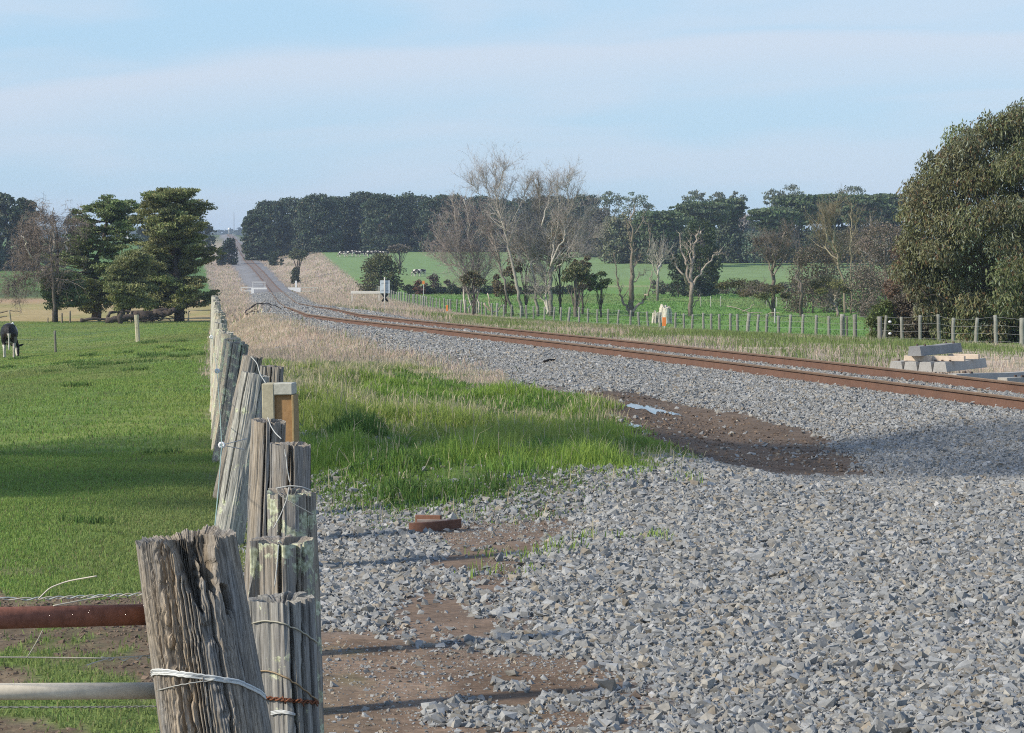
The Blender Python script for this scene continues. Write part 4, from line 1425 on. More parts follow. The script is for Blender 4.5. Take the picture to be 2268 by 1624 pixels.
def bare_tree(seed, stems, Y, label, n1=5, n2=5, n3=4, bark=(.36, .33, .28), twig=(.23, .175, .14), L1=2.2, up=.35, ang=(26, 74), name='bare_tree', r0=.16, amp=.07, leaves=None, twig_r=.010, t0=.15, group=None, sway=.5, cat='tree', from_stem=.25, grounded=True):
    """leafless tree: explicit stems (frame points), then three orders of twigs"""
    r = np.random.default_rng(seed)
    lines = []
    base = PG(stems[0][0][0][0], Y)
    tb = MB()
    for q, (pxs, rad_) in enumerate(stems):
        s = px_stem(r, pxs, Y + r.normal(0, .4) * (q > 0), max(8, 4 * len(pxs)), amp, sway)
        if q == 0 and grounded: s[0] = base - (0, 0, .15)
        rr = np.linspace(rad_, rad_ * .22, len(s))
        tone = r.uniform(.8, 1.15)
        tcol = np.asarray(bark) * tone * np.ones((len(s), 1))
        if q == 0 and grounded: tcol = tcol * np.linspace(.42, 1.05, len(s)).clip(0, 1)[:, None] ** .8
        tb.tube(s, rr, 7, c=tcol)
        lines.append((s[int(len(s) * from_stem):], rr[int(len(s) * from_stem):]))
    st = stem_twigs(lines)
    cb = MB() if n1 * max(n2, 1) * max(n3, 1) > 6 or leaves is not None else tb
    if n1:
        st2 = Twigs(st.p, st.d, np.full(len(st.p), L1 / .8), st.bend, st.r)
        keepL = st.L.copy()
        tipf = np.concatenate([np.linspace(1, .72, len(l_[0]) - 1) for l_ in lines])
        w1 = spawn(r, st2, n1, ang, .8, up, 0, .55, .12, twig_r * 1.6)
        idx = np.repeat(np.arange(len(st.p)), n1)
        w1.p = st.p[idx] + st.d[idx] * (keepL[idx] * r.uniform(0, 1, len(idx)))[:, None]
        tp_ = np.concatenate([np.linspace(0, 1, len(l_[0]) - 1) for l_ in lines])[idx]
        keep_ = r.uniform(0, 1, len(idx)) > .45 * tp_
        w1.L = w1.L * np.where(keep_, 1, .25)
        w1.L = w1.L * tipf[idx]; w1.bend = w1.bend * tipf[idx][:, None]
        twigs_mesh(cb, w1, np.asarray(bark) * .85 * r.uniform(.7, 1.15, (len(w1.p), 1)), 4, 4)
        if n2:
            w2 = spawn(r, w1, n2, ang, .55, up * .8, t0, .6, .15, twig_r)
            twigs_mesh(cb, w2, np.asarray(twig) * r.uniform(.7, 1.3, (len(w2.p), 1)), 3, 3)
            if n3:
                w3 = spawn(r, w2, n3, ang, .6, up * .6, .1, .8, .15, twig_r * .8)
                twigs_mesh(cb, w3, np.asarray(twig) * r.uniform(.7, 1.35, (len(w3.p), 1)), 3, 2)
    if leaves is not None:
        blobs, col, card, per = leaves
        bl = []
        for (u, v, du, dv) in blobs:
            c = P(u, v, Y + r.normal(0, .8)); bl.append((c[0], c[1], c[2], du * Y / FPX, min(du * Y / FPX, 1.5), dv * Y / FPX))
        p, k, d = blob_points(r, bl, per, .1)
        cards(cb, r, p, card, leaf_cols(r, k, col, .35, .25), along=d * .4 + (0, 0, -.1), aspect=.5)
    return finish_tree(name, base, tb, cb if cb is not tb else None, label, cat, group, crown_name='twigs' if leaves is None else 'crown', leaf=M_LEAF if leaves is not None else M_BARK)


def build_far_woods():
    g = 'dark pines of the windbreak beyond the green field'
    ordn = ['first', 'second', 'third', 'fourth', 'fifth', 'sixth', 'seventh', 'eighth', 'ninth', 'tenth', 'eleventh', 'twelfth', 'thirteenth', 'fourteenth', 'fifteenth', 'sixteenth', 'seventeenth', 'eighteenth']
    tops = [(570, 466, 56), (600, 444, 76), (650, 438, 86), (704, 431, 88), (752, 436, 86), (800, 427, 88), (846, 431, 84), (890, 427, 84), (930, 434, 84), (972, 433, 88), (1020, 433, 86), (1066, 436, 80), (1112, 443, 84), (1160, 438, 84), (1210, 436, 84), (1256, 436, 84), (1298, 433, 70)]
    for q, (u, vt, w) in enumerate(tops):
        Y = 742 + 14 * (q % 3) + (0 if q else -12)
        round_tree(900 + q, u, Y, vt - 1, w * 1.42, 'dark pine of the windbreak across the field, %s from its end beside the track' % ordn[q], (.072, .102, .056), nb=190, per=66, card=.62, group=g, flat=.6, trunk_r=.4, bsize=.125, alt=(.13, .11, .06), altp=.05)
    # left horizon
    for q, (u, vt, w, Y, lab) in enumerate([(-40, 432, 110, 600, 'dark pine at the left photo edge, behind the dead cypress'), (16, 428, 96, 610, 'tallest dark pine of the left far group'), (58, 440, 74, 604, 'dark pine on the right side of the left far group')]):
        round_tree(950 + q, u, Y, vt, w, lab, (.062, .088, .044), nb=100, per=64, card=.8, group='dark pines far behind the left trees', flat=.6, trunk_r=.4, bsize=.15)
    for q, (u, vt, w, Y) in enumerate([(120, 520, 60, 640), (168, 470, 70, 760), (330, 500, 70, 800), (395, 505, 60, 800), (445, 490, 80, 820)]):
        round_tree(960 + q, u, Y, vt, w, ['low dark shrub on the far field at the left', 'far bluish tree behind the broad cypress', 'far tree showing between the olive cypresses', 'far tree behind the tall cypress trunk', 'far tree behind the tall cypress on its right'][q], (.05, .07, .04), nb=40, per=40, card=.8, group='far trees behind the left cypresses', trunk_r=.3)
    round_tree(970, 508, G(508, 587)[1], 528, 42, 'dark dense bush standing left of the far track', (.028, .046, .024), nb=46, per=46, card=.5, flat=.9, bsize=.22, name='bush')
    round_tree(971, 492, G(492, 590)[1], 545, 26, 'smaller dull green bush touching the dark one left of the track', (.05, .07, .035), nb=30, per=40, card=.45, flat=.9, bsize=.22, name='bush')
    # right-hand wood: shelving cypresses in front, gums behind
    g = 'flat topped cypresses at the right wood'
    for q, (u, vt, w, vb, Y, lab) in enumerate([(1462, 468, 150, 500, 610, 'flat topped dark cypress left of the round dark bush'), (1556, 446, 150, 480, 620, 'flat topped cypress behind the round dark bush'), (1612, 441, 90, 470, 640, 'flat topped cypress at the gap in the right wood'),
                                                (1712, 462, 130, 485, 600, 'shelving cypress just right of the gap in the wood'), (1770, 432, 140, 470, 620, 'tall shelving cypress behind the pale bare trees'), (1836, 430, 130, 470, 640, 'dark cypress in the middle of the right wood'),
                                                (1905, 432, 130, 470, 630, 'dark cypress left of the big gum tree'), (1968, 430, 120, 470, 640, 'dark cypress partly behind the big gum tree')]):
        round_tree(1000 + q, u, Y, vt, w, lab, (.105, .145, .066), vbot=vb + 25, nb=150, per=60, card=.7, group=g, flat=.17, trunk_r=.4, profile='vase', bsize=.17, name='cypress_tree')
    g = 'far gum trees over the right wood'
    for q, (u, vt, w, Y, vb, lab) in enumerate([(1350, 424, 74, 790, 470, 'gum tree with a see-through crown at the right end of the windbreak'), (1405, 425, 100, 760, 475, 'broad grey gum beside the windbreak end'), (1538, 421, 66, 800, 455, 'far gum with a small domed crown over the cypresses'),
                                                (1592, 425, 60, 810, 462, 'far gum with tufted crown over the cypresses'), (1632, 424, 52, 800, 470, 'far gum with separate leaf tufts at the gap in the wood'), (1708, 420, 56, 800, 462, 'far grey gum at the left of the tall pair'),
                                                (1752, 407, 78, 800, 462, 'tallest far gum above the right wood'), (1888, 411, 84, 800, 448, 'far gum with umbrella crown near the big gum tree')]):
        round_tree(1020 + q, u, Y, vt, w, lab, (.15, .175, .115), vbot=vb, nb=30, per=34, card=.55, group=g, flat=.5, trunk_r=.32, profile='dome', bsize=.15, name='gum_tree', bark=(.35, .31, .27))
    low = [(1322, 462, 92, 690, 'dull brown-green tree under the windbreak end', (.105, .098, .068)), (1372, 478, 96, 640, 'olive round-topped tree left of the flat cypress', (.13, .135, .075)), (1420, 486, 92, 640, 'dark tree under the flat topped cypress', (.072, .098, .050)),
           (1468, 500, 92, 634, 'low dark tree left of the big dense bush', (.068, .090, .048)), (1512, 505, 84, 640, 'low shaded tree behind the big dense bush', (.07, .095, .05)), (1560, 500, 84, 645, 'low shaded tree right behind the big dense bush', (.068, .092, .048)), (1612, 492, 80, 640, 'shaded tree right of the big dense bush', (.074, .098, .052)),
           (1646, 474, 66, 700, 'grey leafless-looking tree in the gap of the right wood', (.19, .17, .15)), (1672, 508, 90, 640, 'pale blue-green shrub in the gap of the right wood', (.15, .205, .135)), (1716, 498, 84, 640, 'low dark tree behind the twiggy half-bare tree', (.066, .090, .050)), (1762, 500, 84, 640, 'low dark tree behind the dead stub', (.064, .086, .048)),
           (1808, 500, 84, 640, 'low dark tree behind the tallest pale stems', (.066, .088, .048)), (1856, 500, 88, 640, 'low dark tree behind the straight thin trunk', (.074, .096, .05)), (1904, 496, 88, 640, 'low olive tree behind the broken trunk', (.095, .105, .058)), (1952, 494, 92, 640, 'low olive tree behind the brown thicket', (.10, .108, .062)), (1996, 496, 92, 640, 'low tree at the left of the big gum tree', (.09, .10, .058))]
    for q, (u, vt, w, Y, lab, col) in enumerate(low):
        round_tree(1040 + q, u, Y, vt, w * 1.12, lab, np.asarray(col) * 1.35, nb=90, per=56, card=.7, group='lower trees of the right wood', flat=.7, trunk_r=.25, bsize=.18, name='tree')


build_far_woods()


def build_left_trees():
    Y = 222
    g = 'old cypresses at the paddock end'
    olive = (.215, .235, .088); green = (.175, .225, .085)
    # half dead tree at the left
    tier_conifer(1100, 122, Y, 600, 'half dead small cypress, grey twigs at left and green low skirt', green, [(600, 95, 150), (640, 85, 200), (664, 95, 200)], nbr=22, sprays=6, trunk_pts=[(122, 712), (124, 640), (128, 560), (120, 480)], trunk_r=.24, group=g)
    bare_tree(1101, [([(122, 712), (118, 625), (112, 555), (118, 492)], .16), ([(118, 640), (90, 590), (60, 560), (48, 500)], .07), ([(116, 620), (80, 610), (40, 620), (15, 640)], .06), ([(114, 580), (80, 540), (60, 510)], .05), ([(116, 600), (150, 520), (165, 480)], .05), ([(112, 540), (98, 490), (92, 470)], .05)],
              Y - 1.5, 'grey dead tree with drooping bare twigs beside the half dead cypress', 7, 7, 6, bark=(.27, .225, .19), twig=(.27, .215, .175), L1=2.3, up=-.22, ang=(40, 85), r0=.1, twig_r=.012, name='dead_tree')
    bare_tree(1102, [([(98, 600), (85, 592), (68, 570), (58, 548), (57, 532), (46, 520)], .10), ([(118, 560), (120, 520), (117, 480), (118, 460)], .09), ([(146, 560), (148, 520), (142, 500)], .06)], Y - 2.2,
              'bone white dead limbs sticking out of the grey twigs at left', 0, 0, 0, bark=(.55, .50, .42), name='dead_limb', cat='dead limb', grounded=False)
    tier_conifer(1110, 212, 231, 436, 'broad dark green cypress with open shelving crown', green, [(436, 205, 300), (460, 140, 320), (500, 115, 320), (560, 92, 330), (610, 95, 320), (650, 165, 300), (672, 170, 280)], nbr=100, trunk_pts=[(212, 712), (213, 640), (212, 580), (232, 520), (250, 450)], trunk_r=.42, sprays=6, group=g, alt=(.12, .12, .05), altp=.12)
    tier_conifer(1120, 268, 215, 560, 'low olive cypress on several thin stems', olive, [(556, 262, 330), (600, 240, 345), (640, 225, 350), (668, 250, 350)], nbr=44, trunk_pts=[(268, 712), (276, 650), (285, 580)], trunk_r=.2, sprays=7, group=g)
    tier_conifer(1130, 397, Y, 418, 'tallest olive cypress, right of the left group, trunk bare at the foot', olive, [(416, 325, 430), (440, 298, 474), (480, 296, 482), (520, 290, 470), (560, 285, 488), (600, 280, 492), (640, 290, 492), (672, 296, 480)], nbr=150, trunk_pts=[(397, 712), (391, 640), (385, 560), (372, 440)], trunk_r=.42, sprays=7, group=g, alt=(.31, .29, .12), altp=.14)
    r = np.random.default_rng(5)
    # slim stems of the low cypress
    base = PG(272, Y + .5)
    t = thing('bare_shrub', 'dark thin crossing stems under the low olive cypress', 'shrub', base)
    for pts in ([(262, 711), (262, 680), (256, 640)], [(272, 711), (280, 670), (275, 630)], [(281, 711), (283, 680), (300, 655)], [(285, 690), (306, 655), (330, 680)]):
        b = MB(); b.tube(px_stem(r, pts, Y + .5, 8, .03, .2), np.linspace(.12, .06, 8), 6, c=(.06, .05, .04))
        b.build('stem', M_BARK, t, smooth=True, loc=base)
    # fallen logs
    def log(pts, r0, r1, lab, col=(.085, .07, .06), k=10, n=12):
        b = MB(); p = wiggle(r, [P(*q) for q in pts], n, r0 * .2)
        b.tube(p, np.linspace(r0, r1, n) * r.uniform(.85, 1.15, n), k, c=np.asarray(col) * r.uniform(.7, 1.4, (n, 1)))
        tag(b.build('fallen_log', M_BARK, smooth=True), lab, 'log', 'fallen logs under the left cypresses')
    log([(300, 702, 219), (340, 697, 219.5), (370, 692, 220)], .42, .34, 'thickest fallen log, lying toward the tall cypress')
    log([(345, 696, 218.6), (368, 694, 218.6), (386, 688, 218.4)], .22, .20, 'short log end with a knob beside the tall cypress')
    log([(235, 708, 218), (290, 703, 218.5), (330, 704, 219)], .26, .20, 'long dark log lying lowest on the grass')
    log([(240, 703, 219), (242, 694, 219), (262, 690, 219.5), (320, 690, 220)], .12, .09, 'bent pole lying across the fallen logs')
    log([(178, 709, 218), (205, 706, 218), (240, 708, 218.4)], .14, .10, 'thin dark log left of the pile, at the dark trunk foot')
    b = MB()
    for q in range(70):
        a = P(r.uniform(300, 395), r.uniform(694, 711), 218 + r.uniform(-.8, 1.2))
        b.tube([a, a + r.normal(0, .5, 3) * (1, .6, .35)], [.035, .012], 4, c=np.array([.07, .058, .05]) * r.uniform(.6, 1.6))
    tag(b.build('fallen_branches', M_BARK), 'tangle of dead branches heaped on the fallen logs', 'branches', kind='stuff')


build_left_trees()


def build_right_trees():
    Y = 250
    pale = (.52, .475, .40); brown = (.25, .20, .165)
    gb = 'bare poplars beyond the right fence'
    # brown twiggy thicket on pale stems, left of the tall poplars
    bare_tree(1200, [([(1052, 693), (1050, 620), (1043, 540), (1030, 440)], .11), ([(1030, 694), (1028, 600), (1010, 500), (1000, 440)], .09), ([(1062, 694), (1056, 640), (1060, 560), (1075, 470)], .09), ([(1040, 694), (1036, 650), (1015, 570), (975, 480)], .08), ([(1045, 660), (1080, 600), (1095, 540)], .07), ([(1040, 620), (1000, 560), (965, 520)], .06), ([(1036, 600), (990, 585), (955, 560)], .05)],
              Y + 6, 'brown twiggy bare grove on pale stems, leftmost of the bare poplars', 7, 6, 5, bark=pale, twig=(.36, .30, .265), L1=2.6, up=.28, twig_r=.008, group=gb)
    bare_tree(1201, [([(1157, 697), (1146, 640), (1127, 560), (1110, 490), (1098, 430), (1098, 380)], .17), ([(1110, 490), (1120, 445), (1134, 405)], .06), ([(1104, 460), (1080, 420), (1068, 380)], .06), ([(1098, 430), (1112, 390), (1118, 362)], .05), ([(1100, 450), (1060, 430), (1042, 400)], .05)],
              Y, 'tall slender bare poplar leaning left, its crown highest on the sky', 6, 7, 4, bark=pale, twig=(.42, .375, .34), L1=2.5, up=.30, from_stem=.45, twig_r=.007, group=gb)
    bare_tree(1202, [([(1136, 696), (1122, 640), (1104, 575), (1090, 515), (1084, 470)], .13), ([(1100, 560), (1075, 520), (1064, 480)], .05)], Y + 3, 'bare poplar with dark lower trunk just left of the leaning one', 5, 5, 4, bark=(.33, .30, .25), twig=(.30, .24, .21), L1=2.2, up=.28, from_stem=.35, group=gb, twig_r=.008)
    bare_tree(1203, [([(1192, 696), (1183, 620), (1176, 560), (1166, 500), (1148, 450)], .14), ([(1180, 600), (1158, 540), (1140, 505)], .07), ([(1182, 620), (1160, 580), (1136, 545)], .06), ([(1170, 520), (1185, 470), (1190, 420)], .06), ([(1166, 500), (1160, 440), (1170, 400)], .05)],
              Y + 1, 'forked bare poplar in the middle of the bare group', 6, 7, 4, bark=pale, twig=(.41, .36, .32), L1=2.4, up=.28, from_stem=.35, twig_r=.007, group=gb)
    bare_tree(1204, [([(1220, 696), (1218, 640), (1222, 580), (1209, 540), (1196, 480), (1190, 430), (1194, 402)], .21), ([(1212, 696), (1210, 650), (1206, 600), (1190, 560), (1176, 520)], .12), ([(1220, 590), (1232, 530), (1240, 470), (1234, 400)], .10), ([(1222, 585), (1250, 520), (1262, 470), (1280, 420)], .09),
                     ([(1226, 580), (1260, 530), (1300, 490), (1316, 465)], .08), ([(1224, 588), (1262, 548), (1305, 530), (1318, 522)], .07), ([(1228, 600), (1250, 575), (1290, 560), (1316, 566)], .06), ([(1214, 690), (1195, 650), (1178, 620)], .10), ([(1200, 500), (1215, 445), (1222, 402)], .06), ([(1262, 470), (1255, 420), (1262, 390)], .05)],
              Y, 'largest bare poplar, double trunk fanning into many pale limbs', 6, 7, 4, bark=pale, twig=(.41, .36, .32), L1=2.3, up=.28, from_stem=.3, twig_r=.007, group=gb)
    r = np.random.default_rng(61)
    # olive wattles among the poplars
    for q, (u, vt, w, vb, Yq, lab, nb) in enumerate([(1165, 520, 90, 600, 262, 'dull olive wattle among the bare trunks', 26), (1240, 478, 110, 600, 264, 'taller olive wattle behind the largest bare poplar', 36), (1290, 565, 60, 640, 262, 'dark wattle under the right limbs of the largest poplar', 22), (1120, 590, 70, 650, 262, 'brown-olive wattle under the leaning poplar', 18)]):
        round_tree(1220 + q, u, Yq, vt, w, lab, (.165, .138, .070), vbot=vb, nb=nb, per=90, card=.22, group='olive wattles behind the bare poplars', flat=.8, trunk_r=.12, bsize=.16, name='wattle_tree', alt=(.13, .10, .06), altp=.3)
    # small leafy trees with forked trunks
    round_tree(1230, 1276, 246, 582, 76, 'small leafy gum with forked dark trunk right of the poplars', (.135, .150, .060), vbot=622, nb=34, per=70, card=.20, flat=.6, trunk_r=.2, profile='dome', bsize=.16, name='gum_tree', bark=(.16, .135, .11), alt=(.17, .15, .07), altp=.15)
    round_tree(1231, 1331, 247, 602, 62, 'slim dark green sapling leaning right of the small gum', (.095, .125, .042), vbot=640, nb=22, per=60, card=.18, flat=.55, trunk_r=.1, profile='dome', bsize=.16, name='gum_tree')
    round_tree(1232, 1048, 249, 602, 62, 'low leafy shrub round the pale stems of the twiggy grove', (.12, .125, .055), vbot=630, nb=26, per=60, card=.2, flat=.7, trunk_r=.1, bsize=.18, name='shrub', alt=(.16, .12, .07), altp=.3, cat='shrub')
    # dead trees
    gd = 'dead trees beyond the right fence'
    bare_tree(1240, [([(1398, 697), (1399, 640), (1400, 580), (1398, 530), (1402, 468)], .26), ([(1394, 690), (1376, 660), (1366, 620), (1362, 560)], .13), ([(1402, 690), (1425, 665), (1441, 640), (1443, 600)], .13), ([(1400, 540), (1390, 500), (1380, 470)], .08), ([(1401, 530), (1414, 505), (1428, 470)], .07), ([(1402, 625), (1425, 610), (1432, 600)], .06), ([(1434, 560), (1440, 530), (1436, 500), (1428, 490)], .05), ([(1396, 520), (1394, 490), (1398, 465)], .06), ([(1400, 600), (1412, 580), (1418, 560)], .06)],
              Y - 2, 'tall dead tree with blackened trunk and pale broken arms', 2, 2, 0, bark=(.30, .25, .20), twig=(.30, .26, .22), L1=.9, up=.3, name='dead_tree', group=gd)
    bare_tree(1241, [([(1456, 632), (1458, 600), (1452, 560), (1448, 540)], .16), ([(1457, 610), (1466, 570), (1470, 540)], .12), ([(1457, 615), (1445, 580), (1438, 555)], .10), ([(1458, 590), (1475, 570), (1480, 556)], .09)], 340, 'pale fan-shaped dead tree standing in the farther paddock', 4, 4, 0, bark=(.48, .43, .36), twig=(.42, .37, .31), L1=1.6, up=.5, name='dead_tree', group=gd)
    bare_tree(1242, [([(1530, 697), (1531, 650), (1530, 620), (1534, 560), (1545, 520), (1556, 515)], .22), ([(1530, 640), (1520, 590), (1508, 550), (1502, 514)], .13), ([(1530, 640), (1510, 610), (1496, 580), (1489, 566)], .12), ([(1532, 635), (1555, 600), (1580, 570), (1603, 548)], .12), ([(1532, 590), (1528, 550), (1530, 520)], .08), ([(1580, 570), (1590, 560), (1600, 566)], .05), ([(1531, 685), (1545, 665), (1552, 648)], .05), ([(1520, 590), (1524, 560), (1520, 545)], .05)],
              Y - 1, 'dead forked tree with pinkish white branches before the dark bush', 2, 2, 1, bark=(.40, .33, .27), twig=(.42, .36, .30), L1=.8, up=.35, name='dead_tree', group=gd, twig_r=.014, from_stem=.45)
    bare_tree(1243, [([(1714, 697), (1712, 640), (1712, 590), (1724, 560), (1738, 520), (1742, 500)], .20), ([(1712, 620), (1700, 570), (1690, 530)], .08), ([(1712, 600), (1715, 550), (1712, 520)], .08), ([(1714, 610), (1740, 570), (1748, 530)], .08), ([(1700, 560), (1685, 545), (1672, 530)], .06), ([(1713, 690), (1700, 665), (1680, 650), (1655, 640)], .10)],
              Y, 'twiggy half-bare tree with an olive leafy skirt spreading left', 6, 6, 5, bark=(.27, .23, .18), twig=(.23, .185, .145), L1=1.5, up=.15, ang=(30, 75), from_stem=.4,
              leaves=([(1600, 632, 20, 10), (1630, 628, 28, 14), (1660, 634, 30, 16), (1688, 640, 26, 14), (1720, 640, 22, 12), (1650, 650, 22, 9), (1690, 655, 24, 10), (1740, 655, 12, 6)], (.145, .140, .055), .18, 560), group='half bare trees beyond the right fence')
    bare_tree(1244, [([(1777, 697), (1775, 650), (1770, 620), (1767, 570)], .17), ([(1772, 640), (1762, 610), (1758, 590)], .08), ([(1770, 625), (1780, 605)], .05)], Y - 1, 'short dead stub with dark broken trunk', 1, 1, 0, bark=(.20, .165, .14), L1=.5, name='dead_tree', group=gd)
    bare_tree(1245, [([(1856, 698), (1846, 672), (1830, 655), (1822, 640)], .13), ([(1852, 690), (1830, 680), (1806, 678)], .06), ([(1848, 680), (1850, 655), (1862, 632)], .07)], Y, 'small olive tree on pale spreading stems right of the dead stub', 4, 4, 2, bark=(.42, .36, .28), twig=(.26, .21, .16), L1=1.0,
              leaves=([(1805, 630, 16, 12), (1830, 622, 24, 15), (1856, 630, 24, 14), (1875, 642, 16, 9), (1820, 645, 16, 8)], (.165, .160, .058), .17, 560), group='half bare trees beyond the right fence')
    tall = 'tall thin stems among the right wood'
    bare_tree(1250, [([(1872, 697), (1868, 620), (1850, 560), (1838, 500), (1836, 462)], .14), ([(1856, 580), (1822, 545), (1806, 500)], .08), ([(1846, 540), (1848, 490), (1852, 458)], .08), ([(1850, 560), (1830, 520), (1822, 470)], .07)], Y + 14, 'tallest pale stems with thin olive twigs, left of the straight thin trunk', 7, 6, 4, bark=(.42, .36, .25), twig=(.25, .205, .125), L1=1.9, up=.45, from_stem=.35, group=tall)
    bare_tree(1251, [([(1886, 697), (1884, 640), (1884, 560), (1885, 490), (1887, 452)], .10), ([(1884, 540), (1896, 500), (1898, 470)], .04)], Y + 8, 'straight thin trunk rising bare through the right wood', 4, 4, 3, bark=(.40, .34, .22), twig=(.22, .18, .12), L1=1.3, up=.4, from_stem=.4, group=tall)
    bare_tree(1252, [([(1927, 695), (1926, 620), (1927, 560), (1928, 472)], .11), ([(1926, 590), (1938, 530), (1944, 500)], .05), ([(1926, 600), (1905, 560), (1895, 545)], .05)], Y + 10, 'thin pale trunk left of the brown thicket', 5, 5, 4, bark=(.36, .30, .22), twig=(.22, .175, .14), L1=1.8, up=.3, from_stem=.4, group=tall)
    bare_tree(1253, [([(1908, 700), (1911, 672), (1914, 650)], .20)], Y - 3, 'thick dark broken trunk stump before the brown thicket', 1, 0, 0, bark=(.13, .105, .085), L1=.3, name='dead_tree', group=gd)
    bare_tree(1254, [([(1968, 640), (1960, 590), (1955, 560), (1930, 530)], .09), ([(1958, 580), (1930, 575), (1905, 550)], .07), ([(1960, 590), (1968, 550), (1960, 530)], .06)], Y - 10, 'bleached white forked limb standing in the brown thicket', 2, 2, 0, bark=(.52, .48, .42), L1=.7, name='dead_tree', group=gd, grounded=False)
    # thickets
    for q, (u, vt, w, Yq, lab, col, alt) in enumerate([(1960, 490, 180, 235, 'grey-brown thicket behind the thin pale trunk', (.20, .165, .125), (.19, .15, .11)), (1884, 508, 170, 272, 'grey-olive thicket between the tall stems', (.165, .14, .09), (.17, .135, .10)), (1800, 535, 150, 268, 'low olive-grey thicket round the dead stub', (.150, .135, .085), (.19, .15, .11)), (2010, 545, 130, 150, 'red-brown dying bush left of the big gum tree', (.165, .115, .078), (.20, .12, .075)), (2070, 590, 120, 140, 'brown dead bush under the big gum tree', (.17, .125, .09), (.20, .15, .10)), (2040, 640, 160, 128, 'grey twiggy undergrowth bush behind the right fence', (.11, .095, .065), (.19, .16, .12))]):
        round_tree(1260 + q, u, Yq, vt, w, lab, col, nb=80, per=135, card=.17 if Yq > 200 else .13, flat=.8, trunk_r=.08, bsize=.15, name='thicket', alt=alt, altp=.4, cat='bush', group='brown thickets left of the big gum', bark=(.20, .16, .13))
    round_tree(1266, 1958, 128, 668, 90, 'dense green shrub behind the right fence', (.11, .14, .042), nb=46, per=80, card=.12, flat=.8, trunk_r=.06, bsize=.2, name='shrub', cat='shrub')
    # round leafy tree and bushes in the middle distance
    round_tree(1270, 843, 400, 560, 116, 'round dark olive tree standing right of the track verge', (.110, .120, .050), nb=90, per=64, card=.32, flat=.8, trunk_r=.25, profile='dome', bsize=.16, name='round_tree', alt=(.13, .13, .05), altp=.12)
    round_tree(1271, 885, 560, 542, 58, 'grey drooping tree just behind the round olive tree', (.15, .135, .10), vbot=556, nb=34, per=46, card=.4, flat=.7, trunk_r=.2, profile='dome', bsize=.18, name='tree')
    round_tree(1272, 660, G(660, 622)[1], 553, 46, 'small gum with narrow foot on the verge beside the track', (.115, .135, .070), vbot=568, nb=36, per=60, card=.34, flat=.9, trunk_r=.2, profile='dome', bsize=.2, name='gum_tree', alt=(.15, .14, .08), altp=.1)
    round_tree(1273, 655, G(655, 629)[1], 592, 22, 'tapering bush hanging at the white post by the crossing', (.075, .085, .045), nb=34, per=60, card=.3, flat=1.2, trunk_r=.1, bsize=.3, name='bush', cat='bush')
    round_tree(1274, 607, G(607, 589)[1], 559, 24, 'small dark green bush right of the far track', (.045, .070, .030), nb=46, per=60, card=.3, flat=.9, trunk_r=.1, bsize=.25, name='bush', cat='bush')
    round_tree(1275, 625, G(625, 588)[1], 572, 12, 'tiny bush between the small gum and the track', (.05, .065, .035), nb=10, per=40, card=.25, trunk_r=.05, bsize=.3, name='bush', cat='bush')
    round_tree(1276, 1548, 380, 484, 104, 'big dense dark bush behind the dead forked tree', (.068, .095, .040), nb=110, per=66, card=.34, flat=1.0, trunk_r=.25, bsize=.15, name='tree', profile='round')
    round_tree(1277, 1502, 376, 560, 54, 'lower dark clump at the left foot of the big dense bush', (.036, .055, .022), nb=30, per=60, card=.3, flat=1.0, trunk_r=.1, bsize=.2, name='bush', cat='bush')
    # low hedge line along the field ditch
    hd = 'low bushes along the field ditch'
    spots = [(930, 620, 32, (.16, .08, .05), 'reddish bush at the left end of the ditch hedge'), (960, 608, 44, (.115, .085, .065), 'brown rounded bush in the ditch hedge'), (992, 620, 36, (.12, .095, .065), 'grey-brown bush at the right end of the brown ones')]
    spots += [(905 + 24 * q, 631 + (q * 7) % 4, 38, (.040, .055, .026), None) for q in range(16)]
    spots += [(1455 + 31 * q, 620 + (q * 5) % 7, 44, (.12, .115, .075), None) for q in range(13)]
    for q, (u, vt, w, col, lab) in enumerate(spots):
        if lab is None: lab = 'low dark green bush in the ditch hedge across the field' if u < 1400 else 'low grey-green bush in the hedge behind the dead trees'
        round_tree(1280 + q, u, 396 + (q * 3) % 7, vt, w, lab, col, nb=16, per=44, card=.26, flat=.7, trunk_r=.05, bsize=.22, name='bush', cat='bush', group=hd)
    # fallen white limbs
    r = np.random.default_rng(8)
    base = PG(1660, 246)
    t = thing('fallen_limb', 'fallen bleached branches on the grass under the half-bare tree', 'dead limb', base)
    for pts in ([(1610, 678), (1640, 686), (1668, 694)], [(1645, 690), (1665, 680), (1672, 672), (1662, 655)], [(1655, 694), (1690, 692)], [(1700, 697), (1715, 690), (1730, 695)]):
        b = MB(); b.tube(px_stem(r, pts, 246, 8, .04, .3), np.linspace(.05, .02, 8), 6, c=(.36, .31, .25))
        b.build('branch', M_BARK, t, smooth=True, loc=base)
    base = PG(1088, 248)
    t = thing('fallen_limb', 'forked pale broken limb lying right of the twiggy grove', 'dead limb', base)
    for pts in ([(1072, 672), (1085, 688), (1095, 696)], [(1090, 694), (1105, 684), (1112, 678)], [(1088, 690), (1084, 668), (1080, 650)]):
        b = MB(); b.tube(px_stem(r, pts, 248, 8, .04, .3), np.linspace(.10, .05, 8), 6, c=(.46, .39, .29))
        b.build('branch', M_BARK, t, smooth=True, loc=base)


build_right_trees()


